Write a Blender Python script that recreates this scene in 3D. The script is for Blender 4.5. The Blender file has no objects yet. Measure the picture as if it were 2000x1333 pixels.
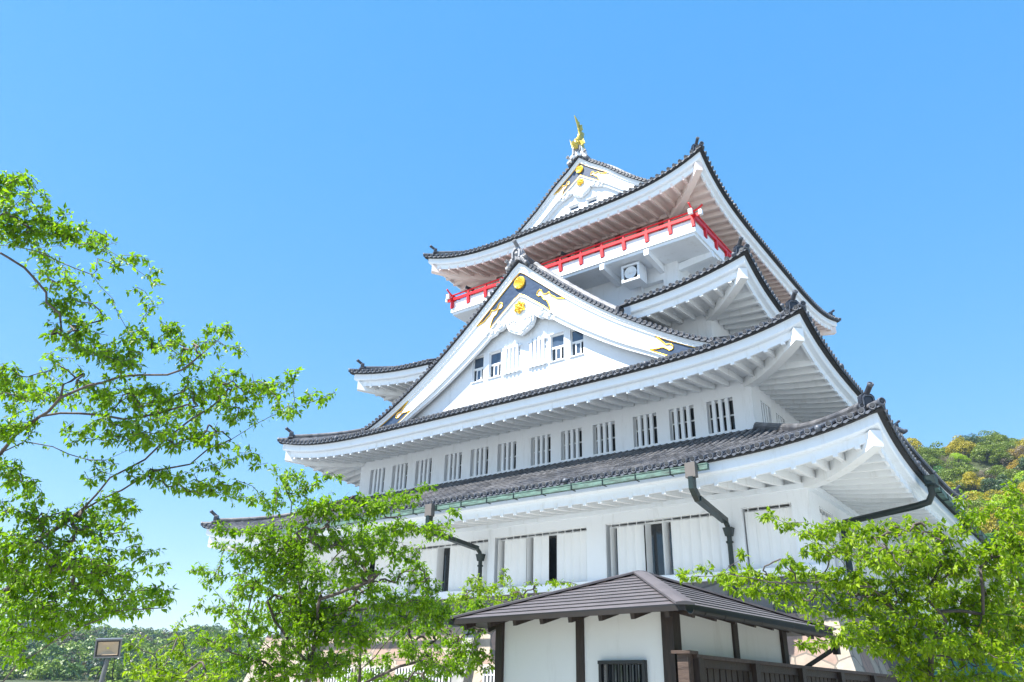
import bpy, bmesh, math, random
import numpy as np
from mathutils import Vector, Matrix

# ------------------------------------------------------------------ camera, sky, sun, exposure
scene = bpy.context.scene
COL = scene.collection
cam_d = bpy.data.cameras.new('camera'); cam = bpy.data.objects.new('camera', cam_d); COL.objects.link(cam)
CAM = Vector((20.4241, -41.109, 1.6))
yaw, pit, rol, foc = 0.6499, 0.4324, 0.0236, 1507.9
F_ = Vector((-math.sin(yaw)*math.cos(pit), math.cos(yaw)*math.cos(pit), math.sin(pit)))
R_ = Vector((math.cos(yaw), math.sin(yaw), 0)); U_ = R_.cross(F_)
R2 = R_*math.cos(rol)+U_*math.sin(rol); U2 = -R_*math.sin(rol)+U_*math.cos(rol)
m3 = Matrix((R2, U2, -F_)).transposed()
cam.matrix_world = Matrix.Translation(CAM) @ m3.to_4x4()
cam_d.sensor_width = 36; cam_d.lens = foc/2000*36
cam_d.clip_start = 0.1; cam_d.clip_end = 9000
scene.camera = cam

SUN_FROM = Vector((-0.5, -1.0, 1.75)).normalized()
elev = math.asin(SUN_FROM.z); azim = math.atan2(SUN_FROM.x, SUN_FROM.y)
world = bpy.data.worlds.new("World"); scene.world = world; world.use_nodes = True
wn = world.node_tree; wn.nodes.clear()
sky = wn.nodes.new('ShaderNodeTexSky'); sky.sky_type = 'NISHITA'; sky.sun_disc = False
sky.sun_elevation = elev; sky.sun_rotation = azim % (2*math.pi)
sky.air_density = 1.0; sky.dust_density = 0.15; sky.ozone_density = 3.0; sky.altitude = 50
hs = wn.nodes.new('ShaderNodeHueSaturation'); hs.inputs['Saturation'].default_value = 2.9; hs.inputs['Hue'].default_value = 0.507
bgn = wn.nodes.new('ShaderNodeBackground'); bgn.inputs['Strength'].default_value = 0.15
wo = wn.nodes.new('ShaderNodeOutputWorld')
gm = wn.nodes.new('ShaderNodeGamma'); gm.inputs[1].default_value = 0.3
wn.links.new(sky.outputs[0], gm.inputs[0]); wn.links.new(gm.outputs[0], hs.inputs['Color']); wn.links.new(hs.outputs[0], bgn.inputs[0]); wn.links.new(bgn.outputs[0], wo.inputs[0])
sl = bpy.data.lights.new('sun', 'SUN'); sl.energy = 2.7; sl.angle = math.radians(0.5); sl.color = (1.0, 0.95, 0.87)
sun = bpy.data.objects.new('sun', sl); COL.objects.link(sun)
sun.rotation_euler = SUN_FROM.to_track_quat('Z', 'Y').to_euler()
scene.view_settings.view_transform = 'Standard'; scene.view_settings.look = 'None'
scene.view_settings.exposure = 2.3; scene.view_settings.gamma = 1
scene.view_settings.use_curve_mapping = False

rnd = random.Random(7)

# ------------------------------------------------------------------ materials
def mat(name, base, rough=0.7, metal=0.0, var=0.12, scale=1.5, var2=None, bump=0.0, bscale=20, spec=0.5, detail=5, coord='Object', stretch=(1,1,1)):
    m = bpy.data.materials.new(name); m.use_nodes = True
    nt = m.node_tree; b = nt.nodes['Principled BSDF']
    b.inputs['Roughness'].default_value = rough; b.inputs['Metallic'].default_value = metal
    b.inputs['Specular IOR Level'].default_value = spec
    tc = nt.nodes.new('ShaderNodeTexCoord'); mp = nt.nodes.new('ShaderNodeMapping'); mp.inputs['Scale'].default_value = stretch
    nt.links.new(tc.outputs[coord], mp.inputs[0])
    nz = nt.nodes.new('ShaderNodeTexNoise'); nz.inputs['Scale'].default_value = scale; nz.inputs['Detail'].default_value = detail
    nz.inputs['Roughness'].default_value = 0.6
    nt.links.new(mp.outputs[0], nz.inputs['Vector'])
    rp = nt.nodes.new('ShaderNodeValToRGB'); rp.color_ramp.elements[0].position = 0.3; rp.color_ramp.elements[1].position = 0.7
    c2 = var2 if var2 else tuple(min(1, c*(1+var)) for c in base)
    c1 = base if var2 else tuple(c*(1-var) for c in base)
    rp.color_ramp.elements[0].color = (*c1, 1); rp.color_ramp.elements[1].color = (*c2, 1)
    nt.links.new(nz.outputs['Fac'], rp.inputs[0]); nt.links.new(rp.outputs[0], b.inputs['Base Color'])
    if bump:
        n2 = nt.nodes.new('ShaderNodeTexNoise'); n2.inputs['Scale'].default_value = bscale; n2.inputs['Detail'].default_value = 4
        nt.links.new(mp.outputs[0], n2.inputs['Vector'])
        bp = nt.nodes.new('ShaderNodeBump'); bp.inputs['Strength'].default_value = bump; bp.inputs['Distance'].default_value = 0.02
        nt.links.new(n2.outputs['Fac'], bp.inputs['Height']); nt.links.new(bp.outputs[0], b.inputs['Normal'])
    m['ramp'] = rp.name
    return m

M = {}
def plaster(name, base, stain=(0.62,0.61,0.58), sc=0.7):
    m = mat(name, base, 0.75, var=0.015, scale=sc, bump=0.15, bscale=9)
    nt = m.node_tree; b = nt.nodes['Principled BSDF']; rp = nt.nodes[m['ramp']]
    tc = nt.nodes.new('ShaderNodeTexCoord'); mp = nt.nodes.new('ShaderNodeMapping'); mp.inputs['Scale'].default_value = (2.2, 2.2, 0.35)
    nt.links.new(tc.outputs['Object'], mp.inputs[0])
    nz = nt.nodes.new('ShaderNodeTexNoise'); nz.inputs['Scale'].default_value = 1.3; nz.inputs['Detail'].default_value = 8; nz.inputs['Roughness'].default_value = 0.72
    nt.links.new(mp.outputs[0], nz.inputs['Vector'])
    r2 = nt.nodes.new('ShaderNodeValToRGB'); r2.color_ramp.elements[0].position = 0.55; r2.color_ramp.elements[1].position = 0.85
    r2.color_ramp.elements[0].color = (0,0,0,1); r2.color_ramp.elements[1].color = (1,1,1,1)
    nt.links.new(nz.outputs['Fac'], r2.inputs[0])
    mx = nt.nodes.new('ShaderNodeMix'); mx.data_type = 'RGBA'
    nt.links.new(r2.outputs[0], mx.inputs['Factor']); nt.links.new(rp.outputs[0], mx.inputs['A']); mx.inputs['B'].default_value = (*stain, 1)
    nt.links.new(mx.outputs['Result'], b.inputs['Base Color'])
    return m
M['white'] = plaster('white_plaster', (0.77, 0.80, 0.84), (0.54, 0.56, 0.57))  # cool tint of the castle whites puts blue skylit shade into the colour
M['plasterwarm'] = plaster('warm_white_plaster', (0.70, 0.69, 0.66), (0.56, 0.54, 0.5))
M['trim'] = plaster('white_painted_trim', (0.78, 0.825, 0.88), (0.60, 0.62, 0.63))
M['soffit'] = plaster('white_soffit', (0.78, 0.805, 0.83), (0.54, 0.53, 0.50))
M['pink'] = plaster('pinkish_soffit', (0.78, 0.68, 0.65), (0.66, 0.56, 0.52))
M['board'] = plaster('gable_board_white', (0.80, 0.83, 0.86), (0.76, 0.76, 0.76), 1.5)

def tilemat(name, a, b_, rough=0.45):
    # fired clay: each tile of a row slightly different, plus weathering patches
    m = mat(name, a, rough, scale=0.9, var2=b_, bump=0.2, bscale=14)
    nt = m.node_tree; bs = nt.nodes['Principled BSDF']; rp = nt.nodes[m['ramp']]
    tc = nt.nodes.new('ShaderNodeTexCoord')
    vo = nt.nodes.new('ShaderNodeTexVoronoi'); vo.inputs['Scale'].default_value = 3.2
    nt.links.new(tc.outputs['Object'], vo.inputs['Vector'])
    sp = nt.nodes.new('ShaderNodeSeparateColor'); nt.links.new(vo.outputs['Color'], sp.inputs[0])
    mr = nt.nodes.new('ShaderNodeMapRange'); mr.inputs['To Min'].default_value = 0.62; mr.inputs['To Max'].default_value = 1.4
    nt.links.new(sp.outputs[0], mr.inputs['Value'])
    mx = nt.nodes.new('ShaderNodeMix'); mx.data_type = 'RGBA'; mx.blend_type = 'MULTIPLY'; mx.inputs['Factor'].default_value = 1
    nt.links.new(rp.outputs[0], mx.inputs['A']); nt.links.new(mr.outputs[0], mx.inputs['B'])
    nt.links.new(mx.outputs['Result'], bs.inputs['Base Color'])
    return m
M['tile'] = tilemat('grey_roof_tile', (0.038, 0.043, 0.056), (0.14, 0.138, 0.142))
M['tiledark'] = tilemat('dark_roof_tile', (0.016, 0.018, 0.026), (0.035, 0.039, 0.052), 0.4)
M['tileend'] = mat('tile_end_rim', (0.032, 0.04, 0.058), 0.5, scale=6, var2=(0.12, 0.135, 0.165))
M['disc'] = mat('tile_end_face', (0.012, 0.014, 0.02), 0.5, scale=30, var2=(0.045, 0.048, 0.056))
M['silver'] = tilemat('pale_ridge_tile', (0.14, 0.15, 0.175), (0.30, 0.30, 0.315), 0.5)
M['urago'] = mat('dark_eave_board', (0.02, 0.02, 0.022), 0.8)  # black stands in for the shadow gap beneath the tile edges
M['copper'] = mat('copper_patina', (0.035, 0.05, 0.045), 0.6, scale=3, var2=(0.13, 0.24, 0.20), bump=0.2, stretch=(1, 1, 4), detail=8)
M['pipe'] = mat('dark_green_pipe', (0.004, 0.010, 0.010), 0.4, scale=5, var2=(0.010, 0.026, 0.023))
M['pipebox'] = mat('grey_brown_hopper', (0.12, 0.108, 0.1), 0.5, scale=4, var=0.1)
M['red'] = mat('red_paint', (0.62, 0.006, 0.012), 0.4, scale=3, var=0.08)
M['gold'] = mat('gold_leaf', (0.80, 0.50, 0.05), 0.38, metal=0.75, scale=12, var=0.15, bump=0.3, bscale=25)
M['goldpale'] = mat('pale_gold_leaf', (0.62, 0.48, 0.10), 0.4, metal=0.6, scale=6, var=0.15, bump=0.35, bscale=12)
M['blue'] = mat('dark_blue_lacquer', (0.022, 0.042, 0.085), 0.35, scale=2.5, var2=(0.05, 0.08, 0.14), stretch=(1, 1, 3))
M['glass'] = mat('dark_window_glass', (0.012, 0.016, 0.02), 0.08, scale=1, var=0.3, spec=0.8)
M['glassblue'] = mat('reflective_window_glass', (0.06, 0.09, 0.14), 0.08, scale=1, var=0.3, spec=0.9)
M['eavewood'] = mat('black_brown_eave_board', (0.010, 0.007, 0.006), 0.6, scale=3, var=0.3)
M['dark'] = mat('dark_interior', (0.015, 0.015, 0.017), 0.9)
M['louvre'] = mat('white_metal_louvre', (0.78, 0.79, 0.80), 0.45, scale=1.2, var=0.02)
M['deck'] = mat('red_brown_deck', (0.32, 0.17, 0.13), 0.6, scale=2)
M['brown'] = mat('brown_wall_panel', (0.46, 0.34, 0.30), 0.6, scale=1)
M['column'] = mat('red_brown_column', (0.16, 0.035, 0.02), 0.5, scale=2)
M['wood'] = mat('dark_stained_wood', (0.012, 0.006, 0.004), 0.6, scale=4, var2=(0.036, 0.02, 0.013), bump=0.35, bscale=12, stretch=(6, 6, 0.8))
M['woodh'] = mat('weathered_wood', (0.03, 0.016, 0.012), 0.7, scale=3, var2=(0.085, 0.055, 0.042), bump=0.4, bscale=10, stretch=(1, 6, 6))
M['metalroof'] = mat('brown_grey_metal_roof', (0.085, 0.075, 0.08), 0.42, scale=2.5, var2=(0.125, 0.11, 0.115), spec=0.5)
M['black'] = mat('black_metal', (0.012, 0.012, 0.014), 0.4)
M['steel'] = mat('galvanised_steel', (0.14, 0.145, 0.15), 0.45, metal=0.3)
M['lampglass'] = mat('lamp_reflector', (0.45, 0.33, 0.22), 0.3, metal=0.0, scale=4, var=0.1)
M['led'] = mat('yellow_led_chip', (0.6, 0.55, 0.08), 0.4)
M['concrete'] = mat('grey_concrete', (0.22, 0.22, 0.21), 0.8, scale=2, var=0.25, bump=0.2, stretch=(1, 1, .5))
M['turq'] = mat('turquoise_metal_roof', (0.03, 0.17, 0.14), 0.45, scale=1, var=0.12)
M['beige'] = mat('beige_render', (0.42, 0.38, 0.32), 0.8, scale=1)

def stone(name, cols, joint, scale, stretch=(1,1,1), jw=0.05):
    m = bpy.data.materials.new(name); m.use_nodes = True; nt = m.node_tree; b = nt.nodes['Principled BSDF']
    b.inputs['Roughness'].default_value = 0.85
    tc = nt.nodes.new('ShaderNodeTexCoord'); mp = nt.nodes.new('ShaderNodeMapping'); mp.inputs['Scale'].default_value = stretch
    nt.links.new(tc.outputs['Object'], mp.inputs[0])
    wz = nt.nodes.new('ShaderNodeTexNoise'); wz.inputs['Scale'].default_value = 1.2
    nt.links.new(mp.outputs[0], wz.inputs['Vector'])
    ad = nt.nodes.new('ShaderNodeMix'); ad.data_type = 'VECTOR'; ad.inputs['Factor'].default_value = 0.22
    nt.links.new(mp.outputs[0], ad.inputs['A']); nt.links.new(wz.outputs['Color'], ad.inputs['B'])
    v = nt.nodes.new('ShaderNodeTexVoronoi'); v.inputs['Scale'].default_value = scale; v.inputs['Randomness'].default_value = 0.8
    v2 = nt.nodes.new('ShaderNodeTexVoronoi'); v2.feature = 'DISTANCE_TO_EDGE'; v2.inputs['Scale'].default_value = scale; v2.inputs['Randomness'].default_value = 0.8
    for q in (v, v2): nt.links.new(ad.outputs['Result'], q.inputs['Vector'])
    sp = nt.nodes.new('ShaderNodeSeparateColor'); nt.links.new(v.outputs['Color'], sp.inputs[0])
    rp = nt.nodes.new('ShaderNodeValToRGB'); rp.color_ramp.interpolation = 'CONSTANT'
    for i, c in enumerate(cols):
        if i < 2: e = rp.color_ramp.elements[i]
        else: e = rp.color_ramp.elements.new(0.5)
        e.position = i/len(cols); e.color = (*c, 1)
    nt.links.new(sp.outputs[0], rp.inputs[0])
    nz = nt.nodes.new('ShaderNodeTexNoise'); nz.inputs['Scale'].default_value = 6; nz.inputs['Detail'].default_value = 6
    nt.links.new(tc.outputs['Object'], nz.inputs['Vector'])
    mr = nt.nodes.new('ShaderNodeMapRange'); mr.inputs['To Min'].default_value = 0.7; mr.inputs['To Max'].default_value = 1.3
    nt.links.new(nz.outputs['Fac'], mr.inputs['Value'])
    mm = nt.nodes.new('ShaderNodeMix'); mm.data_type = 'RGBA'; mm.blend_type = 'MULTIPLY'; mm.inputs['Factor'].default_value = 1
    nt.links.new(rp.outputs[0], mm.inputs['A']); nt.links.new(mr.outputs[0], mm.inputs['B'])
    lt = nt.nodes.new('ShaderNodeMath'); lt.operation = 'LESS_THAN'; lt.inputs[1].default_value = jw
    nt.links.new(v2.outputs['Distance'], lt.inputs[0])
    mj = nt.nodes.new('ShaderNodeMix'); mj.data_type = 'RGBA'; mj.inputs['B'].default_value = (*joint, 1)
    nt.links.new(lt.outputs[0], mj.inputs['Factor']); nt.links.new(mm.outputs['Result'], mj.inputs['A'])
    nt.links.new(mj.outputs['Result'], b.inputs['Base Color'])
    bp = nt.nodes.new('ShaderNodeBump'); bp.inputs['Strength'].default_value = 0.5; bp.inputs['Distance'].default_value = 0.03
    nt.links.new(v2.outputs['Distance'], bp.inputs['Height']); nt.links.new(bp.outputs[0], b.inputs['Normal'])
    return m
M['flag'] = stone('beige_flagstone', [(0.30,0.235,0.19),(0.34,0.29,0.23),(0.27,0.19,0.155),(0.32,0.285,0.24),(0.23,0.19,0.16)], (0.15,0.13,0.11), 1.6, jw=0.03)
M['greystone'] = stone('dark_grey_stone', [(0.13,0.13,0.135),(0.17,0.165,0.165),(0.15,0.14,0.14),(0.11,0.115,0.12)], (0.08,0.08,0.08), 1.1, (1,1,1.4), jw=0.025)

def leafmat(name, c1, c2, trans=0.45, scale=3.0):
    m = bpy.data.materials.new(name); m.use_nodes = True; nt = m.node_tree; nt.nodes.clear()
    out = nt.nodes.new('ShaderNodeOutputMaterial')
    d = nt.nodes.new('ShaderNodeBsdfPrincipled'); d.inputs['Roughness'].default_value = 0.42; d.inputs['Specular IOR Level'].default_value = 0.35
    t = nt.nodes.new('ShaderNodeBsdfTranslucent'); mx = nt.nodes.new('ShaderNodeMixShader'); mx.inputs[0].default_value = trans
    geo = nt.nodes.new('ShaderNodeNewGeometry')
    rp = nt.nodes.new('ShaderNodeValToRGB'); rp.color_ramp.elements[0].color = (*c1, 1); rp.color_ramp.elements[1].color = (*c2, 1)
    tc = nt.nodes.new('ShaderNodeTexCoord'); nz = nt.nodes.new('ShaderNodeTexNoise'); nz.inputs['Scale'].default_value = scale
    nt.links.new(tc.outputs['Object'], nz.inputs['Vector'])
    ma = nt.nodes.new('ShaderNodeMath'); ma.operation = 'MULTIPLY_ADD'; ma.inputs[1].default_value = 0.6
    nt.links.new(geo.outputs['Random Per Island'], ma.inputs[0])
    m2 = nt.nodes.new('ShaderNodeMath'); m2.operation = 'MULTIPLY'; m2.inputs[1].default_value = 0.4
    nt.links.new(nz.outputs['Fac'], m2.inputs[0]); nt.links.new(m2.outputs[0], ma.inputs[2])
    nt.links.new(ma.outputs[0], rp.inputs[0]); nt.links.new(rp.outputs[0], d.inputs['Base Color'])
    br = nt.nodes.new('ShaderNodeMix'); br.data_type = 'RGBA'; br.blend_type = 'MULTIPLY'; br.inputs['Factor'].default_value = 1; br.inputs['B'].default_value = (1.5, 1.7, 0.7, 1)
    nt.links.new(rp.outputs[0], br.inputs['A']); nt.links.new(br.outputs['Result'], t.inputs['Color'])
    nt.links.new(d.outputs[0], mx.inputs[1]); nt.links.new(t.outputs[0], mx.inputs[2]); nt.links.new(mx.outputs[0], out.inputs[0])
    return m
M['leaf'] = leafmat('cherry_leaf', (0.035, 0.11, 0.004), (0.25, 0.38, 0.010), .54)
M['leafy'] = leafmat('young_cherry_leaf', (0.05, 0.13, 0.004), (0.32, 0.42, 0.012), .5)
M['bark'] = mat('cherry_bark', (0.045, 0.035, 0.032), 0.8, scale=6, var2=(0.13, 0.105, 0.095), bump=0.6, bscale=30, stretch=(1, 1, 0.5), detail=8)
M['ground'] = mat('gravel_ground', (0.36, 0.36, 0.34), 0.9, scale=8, var2=(0.28, 0.29, 0.26), bump=0.3)
M['hill'] = mat('hill_undergrowth', (0.03, 0.045, 0.012), 0.9, scale=0.1, var2=(0.06, 0.075, 0.025))

# ------------------------------------------------------------------ helpers
class MB:
    def __init__(s): s.v = []; s.f = []; s.mi = []; s.sm = []
    def add(s, vs, fs, mi=0, smooth=False):
        o = len(s.v); s.v += [tuple(p) for p in vs]
        for f in fs: s.f.append([i+o for i in f]); s.mi.append(mi); s.sm.append(smooth)
    def quad(s, a, b, c, d, mi=0): s.add([a, b, c, d], [(0, 1, 2, 3)], mi)
    def box(s, lo, hi, mi=0, fr=None):
        x0, y0, z0 = lo; x1, y1, z1 = hi
        vs = [(x0,y0,z0),(x1,y0,z0),(x1,y1,z0),(x0,y1,z0),(x0,y0,z1),(x1,y0,z1),(x1,y1,z1),(x0,y1,z1)]
        if fr: vs = [fr(p) for p in vs]
        s.add(vs, [(0,3,2,1),(4,5,6,7),(0,1,5,4),(1,2,6,5),(2,3,7,6),(3,0,4,7)], mi)
    def beam(s, p0, p1, w, h, up=(0,0,1), mi=0):
        s.path([p0, p1], [(-w/2,-h/2),(w/2,-h/2),(w/2,h/2),(-w/2,h/2)], up, mi, smooth=False)
    def path(s, pts, prof, up=(0,0,1), mi=0, cap=True, smooth=False, scales=None):
        pts = [Vector(p) for p in pts]; up = Vector(up); n = len(prof); rings = []
        for i, p in enumerate(pts):
            t = (pts[min(i+1, len(pts)-1)]-pts[max(i-1, 0)]).normalized()
            side = t.cross(up)
            if side.length < 1e-4: side = Vector((1,0,0))
            side.normalize(); u = side.cross(t).normalized()
            k = scales[i] if scales else 1
            rings += [p+side*a*k+u*b*k for a, b in prof]
        fs = []
        for i in range(len(pts)-1):
            for j in range(n):
                a = i*n+j; b = i*n+(j+1) % n
                fs.append((a, b, b+n, a+n))
        s.add(rings, fs, mi, smooth)
        if cap:
            s.add(rings[:n][::-1], [tuple(range(n))], mi); s.add(rings[-n:], [tuple(range(n))], mi)
    def tube(s, pts, r, n=6, mi=0, cap=True, up=(0,0,1), scales=None):
        s.path(pts, [(r*math.cos(2*math.pi*k/n), r*math.sin(2*math.pi*k/n)) for k in range(n)], up, mi, cap, True, scales)
    def lathe(s, c, axis, prof, n=12, mi=0, smooth=True):
        axis = Vector(axis).normalized(); a = axis.orthogonal().normalized(); b = axis.cross(a); c = Vector(c)
        vs = []
        for h, r in prof:
            for k in range(n):
                t = 2*math.pi*k/n; vs.append(c+axis*h+(a*math.cos(t)+b*math.sin(t))*r)
        fs = []
        for i in range(len(prof)-1):
            for k in range(n): fs.append((i*n+k, i*n+(k+1) % n, (i+1)*n+(k+1) % n, (i+1)*n+k))
        s.add(vs, fs, mi, smooth)
    def ngon_prism(s, pts, ext, mi=0):
        n = len(pts); e = Vector(ext); vs = [Vector(p) for p in pts]; back = [p+e for p in vs]
        s.add(vs, [tuple(range(n))], mi); s.add(back, [tuple(range(n))[::-1]], mi)
        s.add(vs+back, [(i, (i+1) % n, n+(i+1) % n, n+i) for i in range(n)], mi)
    def build(s, name, mats, parent=None, loc=None):
        me = bpy.data.meshes.new(name)
        vs = s.v
        if loc is not None: vs = [(a-loc[0], b-loc[1], c-loc[2]) for a, b, c in vs]
        me.from_pydata(vs, [], s.f)
        if not isinstance(mats, (list, tuple)): mats = [mats]
        for m in mats: me.materials.append(m)
        me.polygons.foreach_set('material_index', s.mi); me.polygons.foreach_set('use_smooth', s.sm)
        me.update()
        o = bpy.data.objects.new(name, me); COL.objects.link(o)
        if parent: o.parent = parent
        return o
def empty(name, loc=(0,0,0)):
    o = bpy.data.objects.new(name, None); o.location = loc; COL.objects.link(o); o.empty_display_size = 0.3; return o
def tag(o, label=None, cat=None, group=None, kind=None):
    if label: o['label'] = label
    if cat: o['category'] = cat
    if group: o['group'] = group
    if kind: o['kind'] = kind
    return o
def interp(tab):
    xs = [a for a, b in tab]; ys = [b for a, b in tab]
    return lambda x: float(np.interp(abs(x), xs, ys))
# ------------------------------------------------------------------ setting: ground, hills
g = MB(); S = 4000
g.quad((-S,-S,0), (S,-S,0), (S,S,0), (-S,S,0)); tag(g.build('ground', M['ground']), kind='structure')

# ------------------------------------------------------------------ castle
castle = empty('castle_keep', (0, 0, 0))
tag(castle, 'white Japanese castle keep with stacked curved tile roofs, gold gable ornaments and a red balcony', 'castle')
SP = 0.3034  # tile row spacing
class Tier:
    def __init__(s, a, y0, y1, zm, zt, e, p, D, slope, Dw, sl, hipmax=99):
        s.a, s.y0, s.y1, s.zm, s.zt, s.e, s.p, s.D, s.k, s.Dw, s.sl = a, y0, y1, zm, zt, e, p, D, slope, Dw, sl
        s.yc = (y0+y1)/2; s.b = (y1-y0)/2; s.hipmax = hipmax
    def prof(s, d): return s.k[0]*d+s.k[1]*d*d
    def half(s, side): return s.a if side in 'FB' else s.b
    def pt(s, side, u, d, z=None, lift=1.0):
        h = s.half(side); m = max(h-d, 1e-3); t = min(1.0, abs(u)/m)
        L = t**s.p; fade = max(0.0, 1-max(d, 0)/s.Dw)
        if z is None: z = s.prof(d)
        zz = s.zm+z+(s.zt-s.zm)*L*fade**1.3*lift; fl = s.e*L*fade
        uu = u+math.copysign(fl, u) if u else u; dd = d-fl
        if side == 'F': return Vector((uu, s.y0+dd, zz))
        if side == 'B': return Vector((uu, s.y1-dd, zz))
        if side == 'R': return Vector((s.a-dd, s.yc+uu, zz))
        return Vector((-s.a+dd, s.yc+uu, zz))
OUT = {'F': Vector((0,-1,0)), 'B': Vector((0,1,0)), 'R': Vector((1,0,0)), 'L': Vector((-1,0,0))}
TAN = {'F': Vector((1,0,0)), 'B': Vector((-1,0,0)), 'R': Vector((0,1,0)), 'L': Vector((0,-1,0))}

def end_disc(mb, c, out, r=0.104):
    # round tile end facing out: rim (mat 1), recessed face (mat 2)
    mb.lathe(c, out, [(-0.08, r), (0.0, r), (0.012, r*0.92), (0.012, r*0.74), (-0.008, r*0.68)], 12, 1)
    mb.lathe(c, out, [(-0.008, r*0.68), (-0.008, r*0.42), (0.006, r*0.3), (0.006, 0.0005)], 12, 2, False)
def tile_row(mb, pts, T, r=0.09):
    # half round cover tiles along pts, one short tile per segment
    n = len(pts); A = [(math.cos(math.pi*k/5), math.sin(math.pi*k/5)) for k in range(6)]
    vs = []; fs = []; o = 0
    for i in range(n-1):
        p, q = pts[i], pts[i+1]; dirn = (q-p).normalized(); N = T.cross(dirn)
        if N.z < 0: N = -N
        r0, r1 = r, r*0.86
        for pp, rr in ((p, r0), (q+dirn*0.01, r1)):
            for c, s_ in A: vs.append(pp+T*c*rr+N*(s_*rr*1.15+0.055))
        for k in range(5): fs.append((o+k, o+k+1, o+7+k, o+6+k))
        fs.append(tuple(range(o+5, o-1, -1))); o += 12
    mb.add(vs, fs, 0, False)

def roof_tiles(T, skipF=None, sides='FRL', upper=None, name='roof', label=None, clip=None):
    mb = MB()
    for side in 'FRLB':
        h = T.half(side); out = OUT[side]; tan = TAN[side]
        nrow = int(h*2/SP); us = [(-nrow/2+0.5+k)*SP*(2*h/(nrow*SP))*0.995 for k in range(nrow)]
        def dmax(u):
            m = h-abs(u)
            if upper and side in 'RL' and abs(u) < upper: return T.a-0.02
            return max(0.02, min(T.D, m))
        def ok(u): return not (skipF and side == 'F' and abs(u) < skipF)
        # base sheet in darker tile, painting the shade between the cover rows
        for j in range(nrow+1):
            ua = -h+2*h*j/(nrow+1); ub = -h+2*h*(j+1)/(nrow+1); um = (ua+ub)/2
            if not ok(um): continue
            A, B = [], []; steps = 10
            da, db = dmax(ua), dmax(ub)
            if upper and side in 'RL' and (abs(ua) < upper) != (abs(ub) < upper): da = db = min(da, db)
            for i in range(steps+1):
                A.append(T.pt(side, ua, da*i/steps)); B.append(T.pt(side, ub, db*i/steps))
            vs = A+B; mb.add(vs, [(i, i+steps+1, i+steps+2, i+1) for i in range(steps)], 4)
            # thin front lip and under-tile board, coloured black as the shadow gap
            a0, b0 = A[0], B[0]; dz = Vector((0,0,1))
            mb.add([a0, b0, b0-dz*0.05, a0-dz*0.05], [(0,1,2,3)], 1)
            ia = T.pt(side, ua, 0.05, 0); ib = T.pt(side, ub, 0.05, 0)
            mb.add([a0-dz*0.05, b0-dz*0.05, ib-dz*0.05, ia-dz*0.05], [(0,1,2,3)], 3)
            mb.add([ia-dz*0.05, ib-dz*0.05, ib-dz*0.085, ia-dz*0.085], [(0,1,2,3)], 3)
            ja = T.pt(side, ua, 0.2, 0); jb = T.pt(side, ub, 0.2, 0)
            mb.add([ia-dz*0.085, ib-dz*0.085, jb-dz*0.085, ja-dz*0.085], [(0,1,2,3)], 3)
        if side not in sides: continue
        for k, u in enumerate(us):
            if not ok(u): continue
            dm = dmax(u); n = max(1, int(round(dm/0.29)))
            pts = [T.pt(side, u, dm*i/n) for i in range(n+1)]
            if clip: pts = [p for p in pts if clip(p)]
            if len(pts) > 1: tile_row(mb, pts, tan)
            c = T.pt(side, u, -0.02)+Vector((0,0,0.065))
            if not clip or clip(c):
                if k % 29 == 14:
                    mb.lathe(c, out, [(-.05,.1),(.02,.1),(.06,.085),(.09,.05),(.1,.001)], 12, 1)
                else: end_disc(mb, c, out)
            # eave pan tile between the discs: a sagging lip
            if k+1 < len(us) and ok(us[k+1]):
                q = []
                for w in (0.3, 0.5, 0.7):
                    uu = u+(us[k+1]-u)*w; pc = T.pt(side, uu, -0.01); sag = 0.03 if w == 0.5 else 0.0
                    q.append(pc-Vector((0,0,0.0+sag*0.6))); q.append(pc-Vector((0,0,0.055+sag)))
                mb.add(q, [(0,1,3,2),(2,3,5,4)], 1)
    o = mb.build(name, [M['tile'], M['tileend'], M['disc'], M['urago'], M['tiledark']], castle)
    if label: o['label'] = label
    return o

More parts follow.
